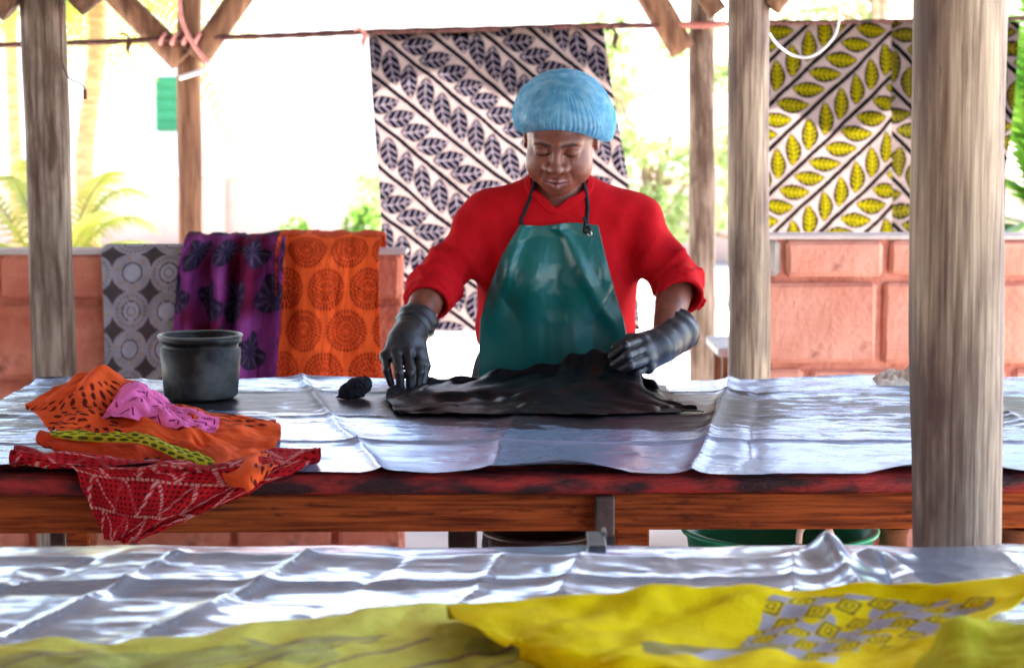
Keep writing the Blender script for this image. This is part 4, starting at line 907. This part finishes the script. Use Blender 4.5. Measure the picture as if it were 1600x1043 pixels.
f32 = lambda a: np.asarray(a, np.float32)
HO = f32(P(876, 209, 4.27)); th_, ya_, ro_ = math.radians(25), math.radians(-7), math.radians(2)
Rm = np.array(Matrix.Rotation(ro_, 3, 'Y') @ Matrix.Rotation(ya_, 3, 'Z') @ Matrix.Rotation(th_, 3, 'X'), np.float32)
def to_head(p): return (p-HO)@Rm                      # world -> head space (-y is forward)
def to_world(q): return f32(q)@Rm.T+HO
def head_sdf(p):
    q = to_head(p); m = q.copy(); m[..., 0] = np.abs(m[..., 0])
    d = ell(q, (0, .018, .030), (.076, .094, .088))
    d = su(d, ell(q, (0, -.026, -.043), (.065, .062, .073)), .045)
    d = su(d, ell(m, (.036, -.056, -.046), (.031, .030, .030)), .030)          # cheeks
    d = su(d, ell(m, (.040, -.024, -.070), (.026, .036, .026)), .030)          # jaw
    d = su(d, ell(q, (0, -.066, -.099), (.027, .021, .019)), .026)             # chin
    d = su(d, ell(q, (0, -.076, -.074), (.031, .019, .023)), .016)             # muzzle
    d = su(d, cap(m, (.004, -.083, .013), (.042, -.068, .014), .0105, .009), .018)   # brow
    d = ss(d, ell(m, (.033, -.097, -.006), (.020, .017, .0135)), .012)         # sockets
    lid = ell(m, (.0325, -.0725, -.007), (.0180, .0165, .0148)); d = su(d, lid, .0035)
    # closed lid line and fold
    e = m-f32((.0325, 0, 0)); zl = -.0125+.20*e[..., 0]**2/.02+.0; zf = .0005-.12*e[..., 0]**2/.02
    near = np.exp(-(e[..., 0]/.019)**4)*(q[..., 1] < -.06)
    d = d+.0016*near*np.exp(-((q[..., 2]-zl)/.0016)**2)+.0011*near*np.exp(-((q[..., 2]-zf-.0035)/.0018)**2)-.0009*near*np.exp(-((q[..., 2]-zl-.003)/.002)**2)
    d = su(d, cap(q, (0, -.085, .004), (0, -.103, -.032), .0072, .0105), .014)  # nose
    d = su(d, ell(q, (0, -.106, -.0375), (.0150, .0125, .0115)), .008)
    d = su(d, ell(m, (.0175, -.0925, -.0400), (.0108, .0125, .0095)), .007)
    d = ss(d, ell(m, (.0085, -.1045, -.0492), (.0052, .0055, .0035)), .004)
    d = d+.0014*np.exp(-((m[..., 0]-.031-.18*(-.05-q[..., 2]))/.004)**2)*sstep(-.085, -.06, q[..., 2])*(1-sstep(-.052, -.042, q[..., 2]))*(q[..., 1] < -.05)
    # lips
    up = cap(m, (.004, -.0985, -.0680), (.0235, -.0855, -.0730), .0062, .0030); lo = cap(m, (.0, -.0965, -.0815), (.0215, -.0860, -.0755), .0082, .0034)
    d = su(d, up, .004); d = su(d, lo, .004)
    d = d+.0030*np.exp(-((q[..., 2]+.0737-.0010*np.cos(q[..., 0]*180))/.0013)**2)*(m[..., 0] < .026)*(q[..., 1] < -.07)
    d = d+.0012*np.exp(-(q[..., 0]/.004)**2)*np.exp(-((q[..., 2]+.058)/.006)**2)*(q[..., 1] < -.08)
    # ears
    d = su(d, ss(ell(m, (.079, .014, -.014), (.009, .019, .031)), ell(m, (.088, .010, -.012), (.007, .010, .018)), .006), .008)
    return d
# joints
SHL, SHR = f32(P(763, 350, 4.37)), f32(P(991, 354, 4.37))
ELL, ELR = f32(P(680, 444, 4.27)), f32(P(1058, 438, 4.27))
WRL, WRR = f32(P(637, 527, 4.08)), f32(P(1036, 537, 4.09))
NB = f32(P(876, 300, 4.36))
HIP = f32([P(866, 600, 4.40)[0], 4.40, .86])
def torso_sdf(p, o=0.):
    d = ell(p, P(872, 405, 4.37), (.165+o, .105+o, .175+o))
    d = su(d, ell(p, P(868, 505, 4.39), (.172+o, .125+o, .17+o)), .08)
    d = su(d, cap(p, SHL, SHR, .050+o), .05)
    d = su(d, cap(p, NB+f32((0, .02, -.02)), SHL+f32((.025, 0, .012)), .047+o), .06); d = su(d, cap(p, NB+f32((0, .02, -.02)), SHR+f32((-.025, 0, .012)), .047+o), .06)
    d = su(d, ell(p, P(820, 425, 4.31), (.07+o, .065+o, .065+o)), .05); d = su(d, ell(p, P(916, 425, 4.31), (.07+o, .065+o, .065+o)), .05)
    return d
def body_sdf(p):
    d = torso_sdf(p, -.008)
    d = su(d, cap(p, NB+f32((0, .02, -.03)), to_world((0, .028, -.055)), .054, .052), .03)
    for s, e, w in ((SHL, ELL, WRL), (SHR, ELR, WRR)):
        d = su(d, cap(p, s, e, .045, .038), .03); d = su(d, cap(p, e, w, .044, .026), .015)
        d = su(d, cap(p, w, w+(w-e)*.03, .026, .022), .01)
    d = su(d, ell(p, HIP, (.175, .13, .13)), .06)
    for s in (-1, 1):
        kn = HIP+f32((s*.085, -.02, -.40)); an = HIP+f32((s*.09, .0, -.79)); d = su(d, cap(p, HIP+f32((s*.085, 0, -.03)), kn, .082, .056), .04); d = su(d, cap(p, kn, an, .055, .036), .03)
        d = su(d, cap(p, an, an+f32((0, -.14, -.03)), .034, .026), .02)
    return d
def axis(a, b, fa, fb, fine, coarse):
    v = [a]; x = a
    while x < b: x += fine if fa <= x <= fb else coarse; v.append(x)
    return np.array(v)
h0 = HO; xs = axis(-.40, .52, h0[0]-.09, h0[0]+.09, .0021, .010); ys = axis(3.98, 4.60, h0[1]-.15, h0[1]+.01, .0021, .010); zs = axis(-.02, h0[2]+.15, h0[2]-.15, h0[2]+.06, .0021, .012)
pp = pts3(xs, ys, zs); D = body_sdf(pp)
ia = np.searchsorted(xs, (h0[0]-.13, h0[0]+.13)); ib = np.searchsorted(ys, (h0[1]-.17, h0[1]+.15)); ic = np.searchsorted(zs, (h0[2]-.18, h0[2]+.15)); ic[1] = len(zs)
sl = (slice(*ia), slice(*ib), slice(*ic)); D[sl] = su(D[sl], head_sdf(pp[sl]), .014)
V, F = snet(D, xs, ys, zs); del pp, D
q = to_head(V.astype(np.float32)); ax = np.abs(q[:, 0])
skin_c = np.array((.215, .068, .040)); cols = np.tile(skin_c, (len(V), 1))*(1+.10*noise3(V*60, 2))[:, None]
ch = np.exp(-((ax-.040)/.020)**2-((q[:, 2]+.040)/.022)**2)*(q[:, 1] < -.04); cols = mixc(cols, (.29, .10, .065), .6*ch)
lipm = ((np.exp(-((q[:, 2]+.0685+.10*(ax))/.0052)**2)+np.exp(-((q[:, 2]+.0810-.14*ax)/.0065)**2)) > .55) & (ax < .0255) & (q[:, 1] < -.078)
cols[lipm] = (.27, .085, .078)
mo = (np.abs(q[:, 2]+.0737) < .0016) & (ax < .024) & (q[:, 1] < -.078); cols[mo] = (.05, .014, .014)
bz_ = .0115+.10*(ax-.012)-2.6*np.maximum(ax-.036, 0)**1.3; brow = (np.abs(q[:, 2]-bz_) < .0042*(1-sstep(.03, .056, ax))) & (ax > .011) & (ax < .056) & (q[:, 1] < -.045); cols[brow] = mixc(cols[brow], (.022, .012, .010), .85*np.ones(brow.sum()))
e0 = ax-.0325; lash = (np.abs(q[:, 2]-(-.0128+.20*e0**2/.02)) < .0017) & (np.abs(e0) < .0175) & (q[:, 1] < -.05); cols[lash] = (.014, .009, .008)
hair = (q[:, 2] > .048) | ((q[:, 1] > .02) & (q[:, 2] > -.03)); cols[hair] = (.012, .010, .009)
wm = thing('person', (HIP[0], HIP[1], 0), 'woman in red sweater, green apron and blue hair net working dye into black cloth', 'person')
put('body', mesh_np('body', V, F, cols), 'skin', wm)

# sweater
CUFL = (f32(P(671, 468, 4.215)), f32(P(662, 488, 4.17))); CUFR = (f32(P(1063, 460, 4.215)), f32(P(1060, 480, 4.18)))
NE_C = f32(P(874, 279, 4.31)); NE_R = (.066, .11, .047)
def neck_hole(p):
    return su(ell(p, NE_C, NE_R), ell(p, NE_C+f32((-.008, -.03, -.042)), (.014, .09, .022)), .030)
def sleeve(p, s, e, c, sgn):
    d = su(cap(p, s, e, .057, .050), cap(p, e, c[0]+(c[0]-e)*.9, .051, .046), .02)
    n = (c[0]-e); n = n/np.linalg.norm(n); pl = (p-c[0])@n
    ax_ = cap(p, e, c[0]+n*.2, .0, .0)
    # rucked folds round the sleeve above the cuff and towards the armpit
    t1 = (p-e)@n
    d = d+-.0065*(1-np.abs(np.sin(t1*60+1.8*noise3(p*9, 3)+sgn*p[..., 2]*18)))**2*np.exp(-((t1-.01)/.06)**2)
    m = (e-s)/np.linalg.norm(e-s); t2 = (p-s)@m
    d = d-.0085*(1-np.abs(np.sin(t2*34+sgn*p[..., 0]*24+2.2*noise3(p*6, 6))))**2*sstep(.05, .17, t2)
    d = np.maximum(d, pl-.006*np.sin(p[..., 1]*60))
    return np.maximum(d, -np.maximum(ax_-.036, -pl-.018))
def sweater_sdf(p, hole=True):
    d = torso_sdf(p, .010)
    d = su(d, sleeve(p, SHL, ELL, CUFL, -1), .045); d = su(d, sleeve(p, SHR, ELR, CUFR, 1), .045)
    x = p[..., 0]-NE_C[0]; z = p[..., 2]
    d = d+.0045*np.sin(np.abs(x)*70-z*34+3*noise3(p*5, 9))*sstep(.08, .16, np.abs(x))*sstep(1.30, 1.20, z)
    d = d+.0022*noise3(p*12, 4)
    d = np.maximum(d, 1.0-.07-z*1.0)                       # hem
    if hole:
        # thin shell so the collar has an inside
        d = ss(d, neck_hole(p), .006)
    return d
lo = np.array([min(ELL[0], CUFL[0][0])-.09, 4.05, .90]); hi = np.array([ELR[0]+.09, 4.60, NB[2]+.08])
V, F = sdf_mesh(sweater_sdf, lo, hi, .0058)
put('sweater', mesh_np('sweater', V, F), 'sweater_red', wm)
V, F = sdf_mesh(lambda p: np.maximum(sweater_sdf(p, False)-.0035, np.abs(neck_hole(p)-.006)-.0085), NE_C-[.10, .14, .08], NE_C+[.10, .2, .08], .003)
put('collar', mesh_np('collar', V, F), 'sweater_red', wm)
for c, e in ((CUFL, ELL), (CUFR, ELR)):
    n = c[0]-e; n = n/np.linalg.norm(n); L = c[0]
    V, F = sdf_mesh(lambda p: np.abs(cap(p, e, L+n*.1, .046, .044)+.002*noise3(p*22, 4)).clip(0)*1.0-.0048+np.maximum(np.abs((p-L)@n+.004*np.sin(p[..., 1]*55+1))-.011, 0)*2, L-.085, L+.085, .0032)
    put('cuff', mesh_np('cuff', V, F), 'sweater_red', wm)

# front surface of the sweater, used to lay the apron and straps on it
gx_ = np.arange(-.12, .34, .006); gz_ = np.arange(.86, NB[2]+.06, .006); gy_ = np.arange(4.14, 4.44, .004)
Dg = sweater_sdf(pts3(gx_, gy_, gz_), False); FY = gy_[np.argmax(Dg < 0, axis=1)]; FY = np.where((Dg < 0).any(1), FY, 4.42); del Dg
def front_y(x, z):
    i = np.clip((np.asarray(x)-gx_[0])/.006, 0, len(gx_)-1.01); k = np.clip((np.asarray(z)-gz_[0])/.006, 0, len(gz_)-1.01)
    i0 = i.astype(int); k0 = k.astype(int); fi = i-i0; fk = k-k0
    return (FY[i0, k0]*(1-fi)+FY[i0+1, k0]*fi)*(1-fk)+(FY[i0, k0+1]*(1-fi)+FY[i0+1, k0+1]*fi)*fk
# apron
nu, nv = 120, 170
U, Vv = np.meshgrid(np.linspace(0, 1, nu), np.linspace(0, 1, nv))
yr = np.array([350, 372, 400, 450, 500, 540, 590, 680, 800]); xl_ = np.array([814, 800, 784, 764, 750, 748, 747, 742, 738]); xr_ = np.array([935, 940, 946, 960, 976, 984, 988, 994, 998])
yp = 350+Vv*440; xp = np.interp(yp, yr, xl_)*(1-U)+np.interp(yp, yr, xr_)*U
yp = yp+(1-Vv)*6*np.sin(np.pi*U)*0+2.5*np.sin(U*7)*(Vv < .01)
Pw = np.stack([(xp-800)/FPX*4.24, np.zeros_like(xp), CAM_Z-(yp-210)/FPX*4.24], -1)
Yb_ = front_y(Pw[..., 0], np.maximum(Pw[..., 2], .99))
for _ in range(26):                                       # stretched, not shrink-wrapped
    Yn = Yb_.copy(); Yn[1:-1, 1:-1] = (Yb_[:-2, 1:-1]+Yb_[2:, 1:-1]+Yb_[1:-1, :-2]+Yb_[1:-1, 2:])/4; Yb_ = np.minimum(Yb_, Yn)
Yb_ = np.clip(Yb_, 4.215, 4.262)
Yb_ = Yb_-.007
sag = sstep(0, .25, Vv)*(.007*np.sin((U-.2)*9+Vv*4)+.007*np.cos(U*5-Vv*7)+.004*np.sin(U*19+Vv*5))
fold_c = np.exp(-(((U-.50)-.42*np.sqrt(np.clip((Vv-.02)/.36, 0, 1)))/.07)**2)*(1-sstep(.30, .42, Vv))
fold_l = np.exp(-(((U-.06)-.16*Vv)/.07)**2)*(1-sstep(.2, .45, Vv))
Yb_ = Yb_-.012*fold_c-.014*fold_l-sag*.7
Yb_ = np.where(Vv > .5, np.maximum(Yb_, 4.20), Yb_)
Pw[..., 1] = Yb_
ap = put('apron', mesh_np('apron', Pw.reshape(-1, 3), grid_faces(nu, nv)), 'apron_pvc', wm)
md = ap.modifiers.new('thickness', 'SOLIDIFY'); md.thickness = .0022; md.offset = 0
def on_front(px, py, off=.004):
    x = (px-800)/FPX*4.26; z = CAM_Z-(py-210)/FPX*4.26; return np.array([x, front_y(x, z)-off, z])
s1 = [on_front(px, py) for px, py in ((817, 354), (814, 345), (821, 328), (828, 310), (834, 292))]; s1 += [s1[-1]+[.006, .05, .03], s1[-1]+[.02, .11, .035]]
s2 = [on_front(px, py) for px, py in ((917, 358), (917, 345), (919, 325), (917, 305), (914, 290))]; s2 += [s2[-1]+[-.004, .05, .028], s2[-1]+[-.02, .11, .035]]
def ribbon(pts, w, th=.0016):
    c = catmull(pts, 40); V = []
    for k in range(40):
        for dx, dy in ((-w, 0), (0, -th), (w, 0), (0, th)): V.append(c[k]+np.array([dx, dy-.001, 0]))
    return mesh_np('ribbon', V, [tuple(f) for f in grid_faces(4, 40, True)])
put('strap', ribbon(s1, .0046), 'strap_black', wm); put('strap', ribbon(s2, .0046), 'strap_black', wm)
k0 = on_front(917, 358, .016); put('knot', tube_mesh(catmull([k0+[-.006, 0, .004], k0+[.004, -.004, .006], k0+[.006, -.002, -.004], k0+[-.004, -.004, -.006], k0+[-.006, -.001, .002], k0+[-.004, -.002, .018], k0+[-.009, -.003, .028]], 30), .0030, 8), 'strap_black', wm)
V, F = lathe([(.003, 0), (.0055, .001), (.006, 0), (.0055, -.001), (.003, 0)], (0, 0, 0), 16); V = np.stack([V[:, 0], V[:, 2], V[:, 1]], -1)+on_front(921, 364, .018); put('eyelet', mesh_np('eyelet', V, F), 'eyelet', wm)

# hair net: gathered bouffant cap
prof = catmull([(.073, .004), (.080, -.010), (.094, -.014), (.107, .000), (.1135, .026), (.107, .055), (.092, .084), (.066, .106), (.034, .119), (.001, .123)], 90)
seg = 360; th = np.arange(seg)*2*np.pi/seg; K = np.arange(90)[:, None]/89
r = prof[:, 0][:, None]*np.ones((1, seg)); z = prof[:, 1][:, None]*np.ones((1, seg))
pl_ = np.sin(th*74+3*noise2(np.cos(th)*3, np.sin(th)*3, 4)*4)[None]
amp = .0015*np.exp(-((K-.28)/.22)**2)+.0006
r = r*(1+.05*noise2(np.cos(th)*1.6+K*1.5, np.sin(th)*1.6+K, 7))+pl_*amp+.0035*noise2(np.cos(th)[None]*9+K*4, np.sin(th)[None]*9+K*9, 9)
fx = np.cos(th)[None]; fy = np.sin(th)[None]
tilt = np.where(fy < 0, .052*(-fy)**1.6, -.035*fy)*(1-sstep(.15, .85, K))
side = .016*np.maximum(fx, 0)**2*np.exp(-((K-.2)/.2)**2)
q = np.stack([r*fx*1.0+.004+side*.5, r*fy*1.06+.016, z+.012+tilt-side], -1)
V = to_world(q.reshape(-1, 3)); put('hair_net', mesh_np('net', V, grid_faces(seg, 90, True)), 'hair_net', wm)
rim = np.stack([.0755*np.cos(th)+.004, .0755*np.sin(th)*1.06+.014, .012-.004+np.where(np.sin(th) < 0, .052*np.maximum(-np.sin(th), 0)**1.6, -.035*np.sin(th))], -1)[::3]
rim = np.concatenate([rim, rim[:1]]); put('elastic_band', tube_mesh(to_world(rim), .0032*(1+.25*np.sin(np.arange(len(rim))*2.3)), 8, caps=False), 'hair_net', wm)

# gloves
def hand_sdf(wr, el_, kn, pip, tip, thumb, cuff_c, cuff_r, cuff_dir, fr=.0100):
    kn = [f32(P(*k)) for k in kn]; pip = [f32(P(*k)) for k in pip]; tip = [f32(P(*k)) for k in tip]; tb = [f32(P(*k)) for k in thumb]
    n = f32(cuff_dir); n = n/np.linalg.norm(n); kc = sum(kn)/4
    def f(p):
        d = cap(p, wr, kn[0]*.5+wr*.5, .030, .018)
        for k in range(4):
            d = su(d, cap(p, wr+(kn[k]-kc)*.55, kn[k], .021, .0128), .016)
        d = su(d, cap(p, kn[0], kn[3], .012), .010)
        df = None
        for k in range(4):
            r = fr*(1.0, 1.04, 1.0, .88)[k]
            g = su(cap(p, kn[k], pip[k], r*1.12, r*1.02), cap(p, pip[k], tip[k], r*1.02, r*.86), .003)
            df = g if df is None else su(df, g, .0016)
        d = su(d, df, .005)
        g = su(cap(p, tb[0], tb[1], .0155, .0125), cap(p, tb[1], tb[2], .0122, .0098), .006); d = su(d, g, .010)
        # gauntlet: a flaring tube, open at the arm end
        a = wr; b = f32(cuff_c); t = np.clip(((p-a)@(b-a))/float((b-a)@(b-a)), -.3, 1.3)
        cone = cap(p, a-(b-a)*.25, b+n*.02, .033, cuff_r)
        cone = cone+.0016*np.sin(t*16+6*noise3(p*16, 7))*sstep(0, .4, t)+.003*noise3(p*26, 3)
        d = su(d, cone, .012)
        pl = (p-b)@n+.002*np.sin(p[..., 1]*60+1)
        d = np.maximum(d, pl)
        inner = np.maximum(cap(p, a+(b-a)*.3, b+n*.06, .026, cuff_r-.0035), -(pl+.05)); d = np.maximum(d, -inner)
        return d+.0009*noise3(p*70, 5)
    allp = np.stack(kn+pip+tip+tb+[wr, f32(cuff_c)]); return f, allp.min(0)-.06, allp.max(0)+.06
CL = f32(P(652, 501, 4.15)); CR = f32(P(1063, 514, 4.165))
f, lo, hi = hand_sdf(WRL, ELL, [(652, 553, 4.035), (636, 549, 4.02), (619, 551, 4.015), (603, 558, 4.02)],
    [(656, 582, 3.995), (641, 583, 3.975), (624, 582, 3.970), (605, 578, 3.985)], [(653, 603, 3.99), (641, 607, 3.975), (626, 606, 3.970), (611, 599, 3.985)],
    [(655, 538, 4.06), (664, 572, 4.03), (660, 600, 4.01)], CL, .048, CL-WRL)
V, F = sdf_mesh(f, lo, hi, .0022); put('glove', mesh_np('glove', V, F), 'glove_rubber', wm)
f, lo, hi = hand_sdf(WRR, ELR, [(1003, 531, 4.045), (1008, 545, 4.025), (1012, 560, 4.02), (1012, 574, 4.03)],
    [(976, 541, 3.995), (980, 556, 3.975), (984, 571, 3.975), (990, 584, 3.995)], [(956, 556, 4.00), (960, 569, 3.985), (966, 580, 3.985), (976, 590, 4.0)],
    [(1018, 528, 4.07), (985, 530, 4.06), (962, 543, 4.05)], CR, .050, f32(P(1082, 505, 4.20))-WRR)
V, F = sdf_mesh(f, lo, hi, .0022); put('glove', mesh_np('glove', V, F), 'glove_rubber', wm)
# trousers and shoes (behind the table)
def trouser_sdf(p):
    d = ell(p, HIP, (.185, .14, .14))
    for s in (-1, 1):
        kn = HIP+f32((s*.085, -.02, -.40)); an = HIP+f32((s*.09, .0, -.76)); d = su(d, cap(p, HIP+f32((s*.085, 0, -.03)), kn, .095, .074), .04); d = su(d, cap(p, kn, an, .074, .066), .03)
    return np.maximum(d+.006*noise3(p*14, 3), .09-p[..., 2])
V, F = sdf_mesh(trouser_sdf, HIP-f32((.22, .18, .80)), HIP+f32((.22, .18, .16)), .011); put('trousers', mesh_np('trousers', V, F), 'trousers', wm)
for s in (-1, 1):
    an = HIP+f32((s*.09, 0, -.79)); an[2] = .06
    V, F = sdf_mesh(lambda p: np.maximum(su(cap(p, an, an+f32((0, -.15, -.02)), .046, .038), cap(p, an+f32((0, .03, 0)), an, .045), .02), .008-p[..., 2]), an-f32((.07, .22, .07)), an+f32((.07, .1, .07)), .006)
    put('shoe', mesh_np('shoe', V, F), 'shoe', wm)

# ------------------------------------------------------------------ the black cloth in her hands
mat('black_cloth', (.002, .002, .004), .48, col2=(.005, .005, .007), nscale=26, contrast=(.4, .75), bump=.25, bscale=120, spec=.12, rough2=.30, bdist=.006)
def bt(px, py, lift): return T(px, py, .882+lift)
ctrl = [[bt(612, 608, .003), y_(660, 606, 4.10), y_(760, 600, 4.13), y_(860, 590, 4.135), y_(940, 573, 4.12), y_(985, 568, 4.08), y_(1015, 598, 4.06), y_(1040, 622, 4.0)],
        [bt(606, 612, .005), y_(660, 594, 4.04), y_(760, 583, 4.09), y_(860, 566, 4.10), y_(935, 546, 4.07), y_(975, 550, 4.03), y_(1010, 588, 3.99), y_(1045, 623, 3.9)],
        [bt(604, 618, .006), y_(665, 604, 3.99), y_(760, 596, 4.04), y_(860, 583, 4.05), y_(935, 570, 4.02), y_(980, 575, 3.99), y_(1015, 604, 3.95), y_(1055, 628, 3.86)],
        [bt(606, 625, .005), bt(670, 614, .012), bt(760, 608, .016), bt(860, 603, .018), bt(935, 600, .018), bt(985, 605, .016), bt(1025, 618, .010), bt(1066, 632, .004)],
        [bt(612, 632, .003), bt(680, 626, .005), bt(770, 622, .006), bt(860, 621, .007), bt(940, 621, .006), bt(1000, 625, .006), bt(1040, 630, .005), bt(1085, 637, .003)],
        [bt(616, 640, .003), bt(690, 638, .004), bt(780, 637, .004), bt(865, 637, .004), bt(945, 637, .004), bt(1005, 637, .004), bt(1048, 638, .003), bt(1095, 641, .002)],
        [bt(626, 646, .001), bt(700, 645, .002), bt(785, 647, .002), bt(865, 646, .002), bt(945, 647, .002), bt(1005, 645, .002), bt(1050, 643, .002), bt(1100, 643, .001)]]
A = spline_sheet(ctrl, 340, 190); U, Vv = arclen(A); n = normals(A)
n *= np.sign(n[..., 2:3].mean())
R_ = np.linspace(0, 1, 190)[:, None]; up_ = sstep(.55, .30, R_)*sstep(0, .08, R_)
ph = U*95+Vv*26+5*fbm2(U*5, Vv*5, 8, 2)
h = up_*(.0050*np.sin(ph)+.0030*np.sin(ph*.47+1))+(1-up_)*.55*(.0065*np.maximum(np.sin(Vv*58+U*20+7*fbm2(U*5, Vv*5, 5, 2)), -.2)+.004*np.sin(U*60-Vv*30+6*fbm2(U*6, Vv*6, 15, 2)))+.004*fbm2(U*9, Vv*9, 4, 3)
A = A+n*(h-.001)[..., None]
rag = .020*fbm2(U[-1]*22, U[-1]*0, 6, 3)
for q_, w_ in ((-1, 1.), (-2, .95), (-3, .9), (-4, .8), (-6, .6), (-5, .7)): A[q_, :, 1] += rag*w_
A[..., 2] = np.maximum(A[..., 2], .8835+.0012*(fbm2(U*30, Vv*30, 9, 2)))
cloth_obj('black_cloth', A, None, 'black_cloth', 'wet black dyed cloth bunched between her gloved hands', thick=.0018)
